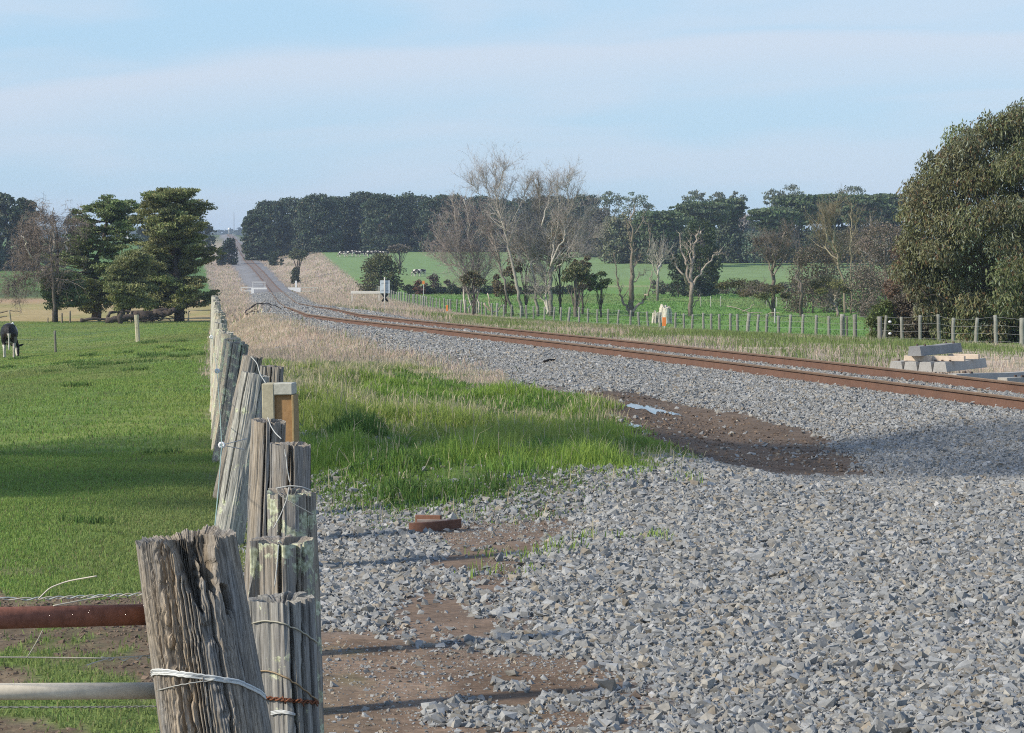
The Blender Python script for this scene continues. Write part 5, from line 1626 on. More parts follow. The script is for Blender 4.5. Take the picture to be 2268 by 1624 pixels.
def build_big_gum():
    r = np.random.default_rng(77)
    Y = 124.0
    base = PG(2390, Y)
    ppm = FPX / Y
    c0 = P(2345, 520, Y)
    blobs = []
    def put(u, v, du, y):
        c = P(u, v, y); s = du / ppm
        blobs.append((c[0], c[1], c[2], s, s * .9, s * .8))
    # outline clumps (frame left part), then the rest of the round crown
    for (u, v, d) in [(2012, 545, 46), (2020, 480, 48), (2048, 425, 50), (2085, 385, 52), (2120, 352, 50), (2160, 325, 52), (2200, 300, 54), (2245, 275, 54), (2275, 252, 50), (2010, 600, 44), (2030, 645, 46), (2055, 690, 42), (2100, 720, 46), (2150, 730, 48), (2205, 735, 50), (2260, 730, 54),
                      (2075, 470, 56), (2120, 430, 58), (2170, 395, 58), (2225, 365, 60), (2275, 340, 60), (2065, 540, 56), (2060, 610, 54), (2095, 655, 50), (2160, 675, 52), (2225, 660, 56), (2270, 600, 60), (2240, 545, 58), (2260, 470, 62), (2200, 470, 58), (2150, 490, 56), (2125, 520, 50), (2100, 575, 46), (2230, 610, 50), (2280, 680, 56)]:
        put(u + r.normal(0, 4), v + r.normal(0, 4), d * r.uniform(.75, 1.0), Y - 3.4 + 3.8 * (abs(u - 2345) / 345) ** 2 + 1.8 * (abs(v - 520) / 280) ** 2 + r.normal(0, .5))
    for v in range(275, 745, 46):
        left = 2345 - 350 * math.sqrt(max(0.0, 1 - ((v - 520) / (290 if v < 520 else 250)) ** 2))
        for u in range(int(left) + 40, 2330, 50):
            hole = math.hypot((u - 2165) / 60, (v - 612) / 40) < 1
            put(u + r.normal(0, 10), v + r.normal(0, 8), r.uniform(42, 58), Y - .6 + r.normal(0, .7) + (2.2 if hole else 0))
    for k in range(70):
        a = r.uniform(0, 2 * math.pi); e = math.asin(r.uniform(-.8, 1))
        c = c0 + np.array([6.0 * math.cos(a) * math.cos(e), 5.4 * math.sin(a) * math.cos(e), 4.8 * math.sin(e)])
        if c[1] < Y - 1.0 and (c[0] / c[1]) * FPX + 1134 < 2240: continue
        s = r.uniform(.75, 1.1)
        blobs.append((c[0], c[1], c[2], s, s, s * .8))
    p, k, d = blob_points(r, blobs, 900, .25)
    col = leaf_cols(r, k, (.180, .188, .085), .35, .22, alt=(.17, .105, .05), altp=.10)
    gl = r.uniform(0, 1, len(p)) < .10
    col[gl] = np.array([.30, .33, .25]) * r.uniform(.8, 1.2, (gl.sum(), 1))
    cb = MB(); cards(cb, r, p, .19, col, along=np.array([0, 0, -1.0]) + d * .4, aspect=.32, jit=.55)
    tb = MB()
    trunk = wiggle(r, [base - (0, 0, .2), base + (-.3, 0, 1.8), base + (-.9, -.3, 4.4)], 8, .05)
    tb.tube(trunk, np.linspace(.5, .3, 8), 10, c=(.15, .12, .095))
    bl = np.array(blobs)
    for q in r.choice(len(bl), 18, replace=False):
        e = bl[q, :3]; s0 = trunk[int(r.integers(4, 8))]
        tb.tube(wiggle(r, [s0, s0 * .5 + e * .5 - (0, 0, .25), e], 9, .07), np.linspace(.07, .012, 9), 6, c=np.array([.11, .085, .065]) * r.uniform(.7, 1.3))
    for (u0, v0, u1, v1) in ((2240, 650, 2180, 600), (2230, 640, 2170, 632), (2200, 600, 2120, 560), (2180, 700, 2040, 640), (2290, 700, 2130, 700)):
        tb.tube(wiggle(r, [P(u0, v0, Y - .8), P((u0 + u1) / 2, (v0 + v1) / 2 + 6, Y - 1), P(u1, v1, Y - 1.2)], 9, .06), np.linspace(.07, .02, 9), 6, c=(.10, .08, .065))
    finish_tree('gum_tree', base, tb, cb, 'big round leafy gum tree cut by the right photo edge')


build_big_gum()


def build_shade_trees():
    """trees standing left of and behind the view; their shade crosses the near paddock, the turf and the ballast"""
    for q, (bx, by, H, R, vb) in enumerate([(-12.4, 20.0, 9.6, 4.4, 4.0), (-10.6, 23.2, 13.2, 4.3, 7.4)]):
        r = np.random.default_rng(1500 + q)
        base = np.array([bx, by, float(tz(bx, by))])
        blobs = []
        for k in range(46):
            a = r.uniform(0, 2 * math.pi); t = r.uniform(0, 1)
            f = math.sqrt(r.uniform(.1, 1)) * math.sqrt(max(0, 1 - (2 * t - 1) ** 2 * .85))
            s = r.uniform(.6, 1.0)
            blobs.append((bx + (R - .5) * f * math.cos(a), by + (R - .5) * f * math.sin(a), base[2] + vb + (H - vb) * t, s, s, s * .7))
        p, k, d = blob_points(r, blobs, 125, .2)
        cb = MB(); cards(cb, r, p, .30, leaf_cols(r, k, (.08, .10, .045)), along=(0, 0, -.6), aspect=.4)
        tb = MB(); tr = wiggle(r, [base - (0, 0, .2), base + (.1, 0, H * .5), base + (0, 0, H * .85)], 8, .05)
        tb.tube(tr, np.linspace(.26, .08, 8), 8, c=(.2, .17, .14))
        for bq in blobs[:14]: tb.tube(wiggle(r, [tr[3], np.array(bq[:3])], 6, .05), np.linspace(.09, .02, 6), 5, c=(.2, .17, .14))
        finish_tree('gum_tree', base, tb, cb, ['gum tree outside the left photo edge shading the near paddock', 'farther gum tree outside the left photo edge shading the ballast'][q])


build_shade_trees()


# ------------------------------------------------------------------ farther fences and posts
def simple_post(name, base, h, rad_, label, group, col=(.30, .29, .25), lean=(0, 0), square=False, seed=0, k=8, cat='fence post', mat=None):
    r = np.random.default_rng(seed)
    b = MB()
    n = 6
    z = np.linspace(-.1, h, n)
    pts = np.stack([lean[0] * z / h, lean[1] * z / h, z], -1) + r.normal(0, rad_ * .06, (n, 3)) * (1, 1, 0)
    b.tube(pts, np.linspace(rad_ * 1.05, rad_ * .93, n), 4 if square else k, c=np.asarray(col) * r.uniform(.8, 1.15))
    o = b.build(name, mat or M_CONC, smooth=not square)
    o.location = base
    if square: o.rotation_euler = (0, 0, r.uniform(.5, 1.0))
    return tag(o, label, cat, group)


def build_right_fence():
    r = np.random.default_rng(90)
    g = 'wooden posts of the wire fence beyond the track'
    y = 93.0; q = 0; tops = []
    ordn = ['first', 'second', 'third', 'fourth', 'fifth', 'sixth', 'seventh', 'eighth', 'ninth', 'tenth', 'eleventh', 'twelfth']
    seen = 0
    while y < 430:
        x = float(rx_(y)) + r.normal(0, .05)
        u = 1134 + x / y * FPX
        if u < 2290:
            base = np.array([x, y, float(tz(x, y))])
            thick = (q % 9 == 4)
            lab = ('round grey post of the fence beyond the track, %s from the right photo edge' % ordn[seen]) if seen < 12 else ('short grey post in the receding part of the fence beyond the track')
            h = r.uniform(1.12, 1.25)
            o = simple_post('fence_post', base, h, .075 if not thick else .10, lab, g, col=(.235, .235, .195), lean=(r.normal(0, .05), r.normal(0, .04)), seed=2000 + q)
            tops.append((x, y, base[2], h)); seen += 1
        q += 1
        y += (3.1 if y < 300 else 4.4) * r.uniform(.88, 1.12)
    t = np.array(tops)
    for w, lab in ((.95, 'top'), (.70, 'upper middle'), (.45, 'lower middle'), (.2, 'bottom')):
        b = MB()
        pts = np.stack([t[:, 0] - .08, t[:, 1] - .02, t[:, 2] + t[:, 3] * w], -1)
        b.tube(pts, .0035, 4, c=(.36, .36, .34))
        tag(b.build('fence_wire', M_WIRE), '%s wire strand of the fence beyond the track' % lab, 'wire', 'wires of the fence beyond the track')
    # gate posts and white insulators near the right end
    for q, (u, Y, h, rr, col, lab) in enumerate([(1949, 118, 1.05, .10, (.22, .21, .18), 'stout leaning strainer post where the right fence turns'), (1866, 150, 1.2, .13, (.36, .35, .30), 'thick pale gate post right of the pale spreading tree'), (1876, 150, 1.1, .06, (.16, .15, .12), 'thin dark post beside the thick pale gate post'), (1895, 150, 1.2, .07, (.40, .38, .30), 'thin pale gate post holding a white cap'),
                                                 (1716, 215, 1.15, .06, (.36, .36, .33), 'white painted post at the foot of the half-bare tree')]):
        simple_post('gate_post', PG(u, Y), h, rr, lab, 'gate posts of the right paddock', col=col, seed=2300 + q)
    for q, (u, v, lab) in enumerate([(1971, 713, 'upper white insulator on the right fence wires'), (1971, 739, 'lower white insulator on the right fence wires')]):
        b = MB(); c = P(u, v, 116.0); th = np.linspace(0, 2 * math.pi, 12)
        b.tube([c - (.06, 0, 0), c - (.03, 0, 0), c + (.03, 0, 0), c + (.06, 0, 0)], [.02, .05, .05, .02], 10, c=(.8, .8, .78))
        tag(b.build('insulator', M_PAINT, smooth=True), lab, 'insulator', 'white insulators of the right fence')
    # field posts in the farther fences
    g2 = 'thin posts on the far paddock fences'
    for q in range(12):
        u = 1610 + q * 22 if q > 3 else 1530 + q * 22
        simple_post('fence_post', PG(u, 300), 1.1, .05, 'thin pale post of the inner fence among the dead trees', g2, col=(.36, .36, .30), seed=2400 + q)
    # orange markers
    gm = 'orange cable markers by the track'
    def marker(u, vt, vb, Y, wpx, lab):
        base = P(u, vb, Y); base[2] = min(base[2], float(tz(base[0], Y)) + .1); h = float(P(u, vt, Y)[2]) - base[2]
        t = thing('marker_post', lab, 'marker', base, gm)
        b = MB(); b.box(0, 0, (h - .3) / 2, .055, .03, h - .3, c=(.72, .73, .68)); b.build('post', M_WHITE, t)
        b = MB()
        w = wpx * Y / FPX
        b.box(0, -.004, h - .23, w, .036, .46, c=(.75, .24, .055), bev=.008); b.build('plate', M_PAINT, t)
    marker(1471, 703, 738, 150, 8.6, 'orange topped white marker post before the old stump')
    marker(990, 676, 690, 215, 4.5, 'small orange marker far along the right fence')
    marker(938, 622, 638, 380, 5, 'orange marker by the reddish ditch bush')
    # old stump
    r = np.random.default_rng(4)
    base = PG(1466, 215)
    t = thing('tree_stump', 'big bleached hollow tree stump behind the right fence', 'stump', base)
    for (du, hh, rr_, sd, nm) in ((7, 1.66, .45, 31, 'trunk'), (-13, 1.10, .27, 32, 'buttress')):
        def spl(A, T, R, Z, C, r0, h, sd=sd):
            g = vnoise(A * 2.4, T * 1.2 + sd, sd)
            R = R - r0 * .42 * sstep(.55, .72, g)
            C = C * (1 - .5 * sstep(.5, .66, g))[..., None]
            Z = Z - .30 * vnoise(A * 2.2, A * 0, sd + 3) * sstep(.7, 1, T)
            return R, Z, C
        b = post_mesh(sd, rr_, hh, 90, 50, flats=2, groove=.08, crack=5, jag=.1, taper=.25, special=spl, tint=(2.3, 2.2, 2.0))
        o = b.build(nm, M_WOODG, t, smooth=True); o.location = (du * 215 / FPX, 0, 0)


build_right_fence()


def build_paddock():
    g = 'single posts standing in the left paddock'
    simple_post('fence_post', PG(123, 128), .99, .055, 'thin dark post alone in the left paddock', g, col=(.20, .19, .15), lean=(-.04, 0), seed=1)
    b = post_mesh(71, .11, 1.29, 40, 30, flats=4, groove=.02, crack=2, jag=.01, taper=.05, tint=(1.75, 1.65, 1.3))
    o = stand_post('fence_post', PG(305, 134), P(303, 720, 134), b, M_WOODG)
    tag(o, 'square pale timber post in the middle of the left paddock', 'fence post', g)
    ge = 'posts of the fence at the paddock end'
    for q, (u, h, lab) in enumerate([(24, .93, 'leaning post right above the cow'), (137, .75, 'short post right of the half dead cypress trunk'), (155, .92, 'post between the half dead and the broad cypress'), (290, .85, 'post in front of the fallen logs'), (417, .88, 'gate end post right of the tall cypress'), (468, .9, 'gate end post at the corner with the leaning posts'), (106, .4, 'tiny stick post left of the half dead cypress')]):
        simple_post('fence_post', PG(u, 219), h, .07 if q != 6 else .05, lab, ge, col=(.22, .19, .14) if q not in (0, 4) else (.33, .29, .2), lean=(-.12 if q == 0 else 0, 0), seed=80 + q)
    wire('gate_bar', np.array([P(417, 688, 219), P(470, 687, 219)]), .045, (.33, .30, .22), 'long horizontal bar between the two gate end posts', 'bar', None, 6, M_CONC)
    b = MB(); r = np.random.default_rng(3)
    p = wiggle(r, [P(-30, 700, 219), P(0, 692, 219), P(22, 688, 219), P(45, 692, 219)], 10, .03)
    b.tube(p, np.linspace(.07, .02, 10), 5, c=(.20, .16, .12)); b.tube(wiggle(r, [P(-30, 708, 219), P(0, 703, 219), P(16, 701, 219)], 8, .03), np.linspace(.07, .03, 8), 5, c=(.18, .15, .11))
    tag(b.build('fallen_limb', M_BARK, smooth=True), 'dead sticks lying over the fence above the cow', 'dead limb')
    wire('electric_wire', np.array([PG(-20, 128) + (0, 0, .62), PG(123, 128) + (0, 0, .62), PG(305, 134) + (0, 0, .7)]), .004, (.4, .45, .36), 'faint wire strung between the two single paddock posts')


build_paddock()


# ------------------------------------------------------------------ cows
def cow_mesh():
    """one continuous body: lofted trunk, neck, head, jointed legs and tail fused by a voxel remesh; faces +Y, head down to its right"""
    b = MB()
    def loft(sec, k=20):
        # sec rows: x y z rx rz ; rings stand across the path
        S = np.array(sec, float); n = len(S)
        t = np.linspace(0, n - 1, n * 4 - 3)
        S = np.stack([np.interp(t, np.arange(n), S[:, q]) for q in range(5)], -1)
        for _ in range(3): S[1:-1] = (S[:-2] + 2 * S[1:-1] + S[2:]) / 4
        d = unit(np.gradient(S[:, :3], axis=0))
        side = unit(np.cross(d, np.array([0, 0, 1.0]) + d * [[0, 0, 0]]))
        bad = np.linalg.norm(np.cross(d, [0, 0, 1.0]), axis=1) < .35
        side[bad] = (1, 0, 0)
        upv = np.cross(side, d)
        th = np.arange(k) * 2 * math.pi / k
        V = S[:, None, :3] + side[:, None] * (np.cos(th)[None, :, None] * S[:, 3][:, None, None]) + upv[:, None] * (np.sin(th)[None, :, None] * S[:, 4][:, None, None])
        m = len(S)
        i = np.arange(m - 1)[:, None] * k; j = np.arange(k)[None]; j2 = (j + 1) % k
        Q = np.stack([i + j, i + j2, i + k + j2, i + k + j], -1).reshape(-1, 4)
        V = np.concatenate([V.reshape(-1, 3), S[:1, :3], S[-1:, :3]])
        T = [(m * k, (e + 1) % k, e) for e in range(k)] + [(m * k + 1, (m - 1) * k + e, (m - 1) * k + (e + 1) % k) for e in range(k)]
        b.add(V, Q, T)
    loft([(0, -.93, 1.10, .10, .14), (0, -.86, 1.08, .21, .24), (0, -.70, 1.06, .26, .30), (0, -.40, 1.02, .31, .36), (0, .0, .97, .36, .40), (0, .38, .98, .32, .38), (0, .66, 1.0, .24, .33), (0, .84, 1.0, .15, .25)])
    for q in (-1, 1): loft([(q * .16, -.64, 1.25, .07, .06), (q * .18, -.55, 1.235, .09, .08), (q * .16, -.42, 1.25, .06, .06)], 10)       # hip bones
    loft([(.02, .62, 1.06, .20, .27), (.10, .92, .92, .14, .20), (.20, 1.14, .66, .11, .15), (.26, 1.24, .48, .10, .12)])                # neck
    loft([(.25, 1.24, .52, .10, .11), (.28, 1.27, .40, .11, .12), (.30, 1.26, .24, .085, .09), (.31, 1.23, .12, .075, .075), (.31, 1.20, .06, .06, .05)])  # head
    for q in (-1, 1):
        loft([(.27 + q * .08, 1.22, .46, .03, .03), (.27 + q * .18, 1.20, .48, .035, .06), (.27 + q * .29, 1.18, .53, .01, .015)], 8)      # ears
        loft([(q * .16, -.66, 1.02, .13, .22), (q * .20, -.62, .80, .11, .17), (q * .21, -.60, .66, .085, .12), (q * .195, -.68, .50, .055, .07), (q * .19, -.72, .40, .048, .06), (q * .19, -.68, .20, .038, .042), (q * .19, -.66, .08, .045, .05), (q * .19, -.64, .0, .055, .06)], 14)
        loft([(q * .18, .56, .86, .10, .15), (q * .18, .56, .66, .075, .09), (q * .175, .56, .44, .055, .06), (q * .17, .55, .30, .042, .045), (q * .17, .56, .08, .042, .046), (q * .17, .58, .0, .055, .06)], 14)
    loft([(0, -.42, .72, .14, .14), (0, -.42, .60, .13, .13), (0, -.42, .53, .07, .07)], 14)                                          # udder
    loft([(0, -.90, 1.20, .04, .04), (0, -.99, 1.08, .035, .035), (0, -1.0, .80, .026, .026), (0, -.98, .60, .030, .030), (0, -.975, .45, .045, .045), (0, -.97, .34, .02, .02)], 10)
    src = b.build('cow_form', M_HIDE)
    rm = src.modifiers.new('remesh', 'REMESH'); rm.mode = 'VOXEL'; rm.voxel_size = .022; rm.use_smooth_shade = True
    sm = src.modifiers.new('smooth', 'SMOOTH'); sm.iterations = 4; sm.factor = .5
    dg = bpy.context.evaluated_depsgraph_get()
    m2 = bpy.data.meshes.new_from_object(src.evaluated_get(dg))
    bpy.data.objects.remove(src)
    for a in list(m2.color_attributes): m2.color_attributes.remove(a)
    n = len(m2.vertices)
    co = np.zeros(n * 3, np.float32); m2.vertices.foreach_get('co', co); co = co.reshape(-1, 3)
    return m2, co


def paint_cow(me, co, seed, amount):
    x, y, z = co.T
    c = np.tile(np.array([[.012, .011, .012]]), (len(co), 1))
    w = sstep(.60 - amount, .62 - amount, fbm(y * 1.9 + seed, z * 1.9 + x * 1.2, seed, 2)) * ((y > -.55) | (amount > .1))
    w = np.maximum(w, ((z < .52) & (np.abs(x) > .1) & (y > .3) & (y < .75)) * 1.0)                 # white forelegs
    w = np.maximum(w, ((y < -.94) & (z < .92)) * .9)                                                 # tail switch
    w = np.maximum(w, ((y > 1.10) & (z < .38) & (x < .285)) * 1.0)                                   # blaze
    w = np.maximum(w, ((y > -.4) & (y < .2) & (z < .85) & (x < -.2)) * 1.0)                          # white left flank
    w = np.maximum(w, ((y < -.84) & (z > .55) & (z < .98) & (np.abs(x) < .075)) * .8)
    w = np.maximum(w, ((y < -.5) & (x > .14) & (z < .62) & (z > .08)) * .7)
    w = np.maximum(w, ((x < -.16) & (z < .56) & (z > .08)) * 1.0)
    c = c * (1 - w[:, None]) + np.array([.60, .55, .48]) * w[:, None]
    pk = ((y < -.2) & (y > -.6) & (z < .62) & (np.abs(x) < .14)) * 1.0
    c = c * (1 - pk[:, None]) + np.array([.30, .22, .19]) * pk[:, None]
    br = ((y < -.7) & (y > -.94) & (z > .5) & (z < .95) & (np.abs(x) < .22)) * .5 * (1 - w)
    c = c * (1 - br[:, None]) + np.array([.05, .025, .016]) * br[:, None]
    inn = ((z < .5) & (z > .06) & (y < -.55) & (x > .1)) * .45
    c = c * (1 - inn[:, None]) + np.array([.34, .31, .27]) * inn[:, None]
    inn = ((y < -.5) & (y > -.85) & (z < .86) & (z > .5) & (x > .19)) * .5
    c = c * (1 - inn[:, None]) + np.array([.30, .28, .27]) * inn[:, None]
    at = me.color_attributes.new('col', 'FLOAT_COLOR', 'POINT')
    at.data.foreach_set('color', np.concatenate([c, np.ones((len(c), 1))], 1).astype(np.float32).ravel())
    me.materials.clear(); me.materials.append(M_HIDE)


def build_cows():
    me, co = cow_mesh()
    base_me = me.copy()
    paint_cow(me, co, 3, -.02)
    me.name = 'cow'
    o = bpy.data.objects.new('cow', me); COL.objects.link(o)
    o.location = PG(20, 113); o.location.z -= .02
    o.rotation_euler = (0, 0, .16)
    o.scale = (1.0, 1, 1.02)
    tag(o, 'black and white cow seen from behind, grazing at the left photo edge', 'cow')
    b = MB(); b.tube([(.14, -.62, 1.335), (.15, -.60, 1.365), (.16, -.58, 1.372)], [.05, .05, .02], 8, c=(.8, .8, .78))
    b.build('hip_patch', M_PAINT, o)
    g = 'far herd of cows before the dark windbreak'
    hm = base_me; paint_cow(hm, co, 8, .16)
    hm2 = base_me.copy(); hm2.name = 'dark_cow'
    hm3 = me
    lst = [(758, 1, 1.2), (768, 0, .2), (776, 1, 1.5), (784, 0, 1.3), (793, 0, 1.6), (801, 0, 1.4), (814, 1, .3), (820, 1, 1.5), (827, 0, 1.5), (836, 0, 1.7), (846, 0, 1.3), (853, 0, 1.5)]
    for q, (u, wh, rz) in enumerate(lst):
        c = bpy.data.objects.new('cow', hm if wh else hm3); COL.objects.link(c)
        Y = 690 + (q * 7) % 11
        c.location = PG(u, Y); c.rotation_euler = (0, 0, rz)
        tag(c, 'tiny mostly white cow in the herd before the windbreak' if wh else 'tiny mostly black cow in the herd before the windbreak', 'cow', g)
    # pair by the dead stump in the field
    for q, (u, v) in enumerate(((924, 590), (934, 588))):
        c = bpy.data.objects.new('cow', hm); COL.objects.link(c)
        c.location = PG(u, 545); c.rotation_euler = (0, 0, 1.2 + q)
        tag(c, ['pale cow at left of the pair alone in the field', 'pale cow at right of the pair alone in the field'][q], 'cow', 'pair of cows in the green field')


build_cows()


# ------------------------------------------------------------------ things along the track
def build_sleepers():
    ax = np.array([.44, .90, 0.0]); ax /= np.linalg.norm(ax)
    rowd = np.array([ax[1], -ax[0], 0.0])
    yaw = math.atan2(-ax[0], ax[1])
    g = 'concrete sleepers stacked beside the track'
    Y0 = 50.0
    front = P(1973, 812, Y0); zg = float(tz(front[0], Y0))
    def sleeper(pos, lab, z0, L=2.35, col=(.43, .42, .40), rz=yaw):
        # trapezium section, waisted in the middle
        st_ = np.linspace(-L / 2, L / 2, 9)
        b = MB(); rings = []
        for s in st_:
            f = 1 - .03 * math.exp(-(s / .35) ** 2)
            w0, w1, h = .122, .094, .165 * (1 - .07 * math.exp(-(s / .4) ** 2))
            rings.append([(-w0 * f, s, 0), (w0 * f, s, 0), (w0 * f, s, h * .10), (w1 * f, s, h), (-w1 * f, s, h), (-w0 * f, s, h * .10)])
        V = np.array(rings).reshape(-1, 3); k = 6; n = 9
        i = np.arange(n - 1)[:, None] * k; j = np.arange(k)[None]; j2 = (j + 1) % k
        Q = np.stack([i + j, i + j2, i + k + j2, i + k + j], -1).reshape(-1, 4)
        T = [(0, 2, 1), (0, 5, 2), (5, 4, 2), (4, 3, 2)]; T += [tuple((n - 1) * k + q for q in t[::-1]) for t in T[:4]]
        b.add(V, Q, T, col)
        t = thing('concrete_sleeper', lab, 'sleeper', (pos[0], pos[1], z0), g, rz)
        b.build('beam', M_CONC, t)
        for s in (-.82, .82):
            for q in (-.07, .07):
                c = MB(); c.box(q, s, .165 + .012, .03, .05, .036, c=(.10, .07, .055), bev=.004)
                c.build('clip', M_RAIL, t)
        return t
    z0 = zg - .01
    names = ['leftmost sleeper of the bottom layer in the stack', 'second sleeper from the left in the bottom layer', 'third sleeper from the left in the bottom layer', 'right-hand sleeper of the bottom layer, long side in shade']
    for q in range(4):
        c = front + rowd * (.262 * q + .09) + ax * 1.18
        sleeper(c, names[q], z0, col=(.42, .40, .36))
    gt = 'timber battens in the sleeper stack'
    z1 = z0 + .17
    for q, (a, lo, hi, lab) in enumerate([(.30, .15, .62, 'left short timber batten under the top sleeper'), (.45, .60, 1.18, 'middle timber batten with bright sawn face'), (1.55, .55, 1.1, 'right timber batten farther back on the stack')]):
        c = front + ax * a + rowd * (lo + hi) / 2
        b = MB(); b.box(0, 0, .045, hi - lo, .09, .09, c=(.60, .49, .38), bev=.004)
        o = b.build('timber_batten', M_TIMBER); o.location = (c[0], c[1], z1 + .001); o.rotation_euler = (0, 0, math.atan2(rowd[1], rowd[0]))
        tag(o, lab, 'timber', gt)
    c = front + rowd * .40 + ax * 1.25
    sleeper(c, 'single grey sleeper lying on top of the timber battens', z1 + .093, col=(.27, .265, .255))
    # loose sleepers at the right edge
    d = np.array([.80, .60, 0]); ry = math.atan2(-d[0], d[1])
    c = P(2225, 838, 46.0)
    sleeper(c, 'loose sleeper lying alone right of the stack', float(tz(c[0], c[1])) + .02, col=(.40, .38, .34), rz=ry)
    c = P(2340, 842, 44.0)
    sleeper(c, 'loose sleeper cut by the right photo edge with dark fastenings', float(tz(c[0], c[1])) + .06, col=(.37, .35, .30), rz=ry)


build_sleepers()


def build_track_things():
    # whistle sign
    Y = 150
    base = PG(852, Y); zt = float(P(852, 614, Y)[2]); h = zt - base[2]
    t = thing('railway_sign', 'tall pole with blank pale plate and black cross, behind the track', 'sign', base)
    b = MB(); b.tube([(0, 0, -.1), (0, 0, h)], .034, 8, c=(.55, .52, .46)); b.build('pole', M_CONC, t, smooth=True)
    b = MB(); b.box(.012, .06, h - .50, .50, .012, .66, c=(.55, .62, .64), bev=.004)
    for dz in (-.20, .19):
        for dx in (-.11, .13): b.box(dx, .052, h - .50 + dz, .13, .004, .035, c=(.30, .34, .36))
    b.build('plate', M_WHITE, t)
    b = MB()
    for s in (-1, 1):
        a = s * .62; R = np.array([[math.cos(a), 0, math.sin(a)], [0, 1, 0], [-math.sin(a), 0, math.cos(a)]])
        b.box(.012, .052 + .009 * s, h - 1.06, .10, .008, .50, R, c=(.012, .012, .012))
    b.build('cross', M_PAINT, t)
    # low white guard beam right of the track
    def lowbeam(uL, uR, v, Y, hh, name, lab, hpx):
        c = P((uL + uR) / 2, v, Y); g0 = float(tz(c[0], Y)); w = (uR - uL) * Y / FPX
        t = thing(name, lab, 'barrier', (c[0], Y, g0))
        z = max(c[2] - g0, .35)
        b = MB(); b.box(0, 0, z, w, .16, hpx * Y / FPX, c=(.70, .66, .57), bev=.02); b.build('beam', M_WHITE, t)
        for s in (-.46, .46):
            b = MB(); b.box(s * w, .03, z / 2, .14, .12, z, c=(.62, .57, .48)); b.build('leg', M_WHITE, t)
    lowbeam(777, 842, 648, 330, .5, 'guard_beam', 'low off-white guard beam on short legs, left of the sign pole', 6)
    # crossing: cattle grid wings either side of the far track
    Y = G(560, 650)[1]
    g = 'white wing fences at the far track crossing'
    c = P(573, 640, Y); g0 = float(tz(c[0], Y)); k = Y / FPX
    t = thing('crossing_wing', 'white wing with open square frame left of the far track', 'barrier', (c[0], Y, g0), g)
    zb = c[2] - g0
    W_ = (.80, .79, .75)
    def part(name, u0, v0, u1, v1, th=.12, col=W_):
        a = P(u0, v0, Y); e = P(u1, v1, Y)
        b = MB(); b.box((a[0] + e[0]) / 2 - c[0], 0, (a[2] + e[2]) / 2 - g0, abs(e[0] - a[0]), th, abs(e[2] - a[2]), c=col); b.build(name, M_WHITE, t)
    part('board', 557, 637.2, 591, 641.0, .3)
    part('post', 557, 641.2, 563, 651, .5)
    for (u0, v0, u1, v1) in ((559, 624, 561, 637), (586, 624, 588, 637), (561.1, 624, 585.9, 626.2)): part('frame_bar', u0, v0, u1, v1, .1, (.55, .55, .53))
    part('grille', 564, 630, 582, 632, .08, (.42, .43, .43))
    for (u0, v0, u1, v1) in ((533, 636, 556.8, 638), (533, 638.1, 535, 645), (540, 643.5, 556.8, 645.5)): part('rail', u0, v0, u1, v1, .1, (.66, .65, .60))
    c = P(655, 641, Y); g0 = float(tz(c[0], Y))
    t = thing('crossing_wing', 'white wing with slanting end board right of the far track', 'barrier', (c[0], Y, g0), g)
    b = MB()
    pts = [P(u, v, Y) - np.array([c[0], Y, g0]) for (u, v) in ((637, 637), (666, 637), (666, 648), (656, 646), (650, 643.5), (640, 641))]
    V = [p + (0, s * .14, 0) for s in (-1, 1) for p in pts]
    T = [(0, q, q + 1) for q in range(1, 5)] + [(6, 6 + q + 1, 6 + q) for q in range(1, 5)]
    Q = [(q, q + 6, (q + 1) % 6 + 6, (q + 1) % 6) for q in range(6)]
    b.add(V, Q, T, W_); b.build('board', M_WHITE, t)
    part('post', 653.5, 622, 657.5, 636.8, .3)
    for (u0, v0, u1, v1) in ((666.5, 636, 703, 638), (666.5, 644, 695, 646)): part('rail', u0, v0, u1, v1, .1, (.50, .48, .40))
    for u in (690, 697, 704): part('rail_post', u, 638.2, u + 1.8, 648, .12, (.36, .33, .27))
    # two painted boards lying in the grass
    for (uL, vL, uR, vR, Y, lab) in ((916, 708, 945, 705, 128, 'white painted board lying left in the grass behind the track'), (949, 705.5, 979, 701.5, 130, 'white painted board lying right in the grass behind the track')):
        a = P(uL, vL, Y); e = P(uR, vR, Y + .8); m = (a + e) / 2; d = e - a; L = float(np.linalg.norm(d))
        b = MB(); b.box(0, 0, 0, L, .16, .075, c=(.74, .73, .70), bev=.006)
        o = b.build('painted_board', M_WHITE); o.location = (m[0], m[1], max(m[2], float(tz(m[0], m[1])) + .06)); o.rotation_euler = (0, -math.atan2(d[2], math.hypot(d[0], d[1])) * .5, math.atan2(d[1], d[0]))
        tag(o, lab, 'board', 'white boards lying behind the track')
    # thin dark tubes bent over the left bank, with short offshoots
    r = np.random.default_rng(14)
    for pts, r0, lab in (([(543, 693, 118), (556, 681, 119), (572, 673, 120), (592, 672, 121), (610, 678, 122), (640, 694, 123)], .032, 'large bent dark arc over the left bank'), ([(545, 696, 116), (560, 690, 116.5), (578, 692, 117), (600, 697, 118)], .03, 'small bent dark arc under the large one')):
        b = MB(); p = wiggle(r, [P(*q) for q in pts], 18, .015)
        b.tube(p, np.linspace(r0, r0 * .4, 18), 6, c=(.12, .10, .085))
        b.tube(wiggle(r, [p[3], p[5] + (.1, .2, .10), p[9] + (0, .3, -.02)], 8, .02), np.linspace(r0 * .6, r0 * .3, 8), 5, c=(.16, .13, .11))
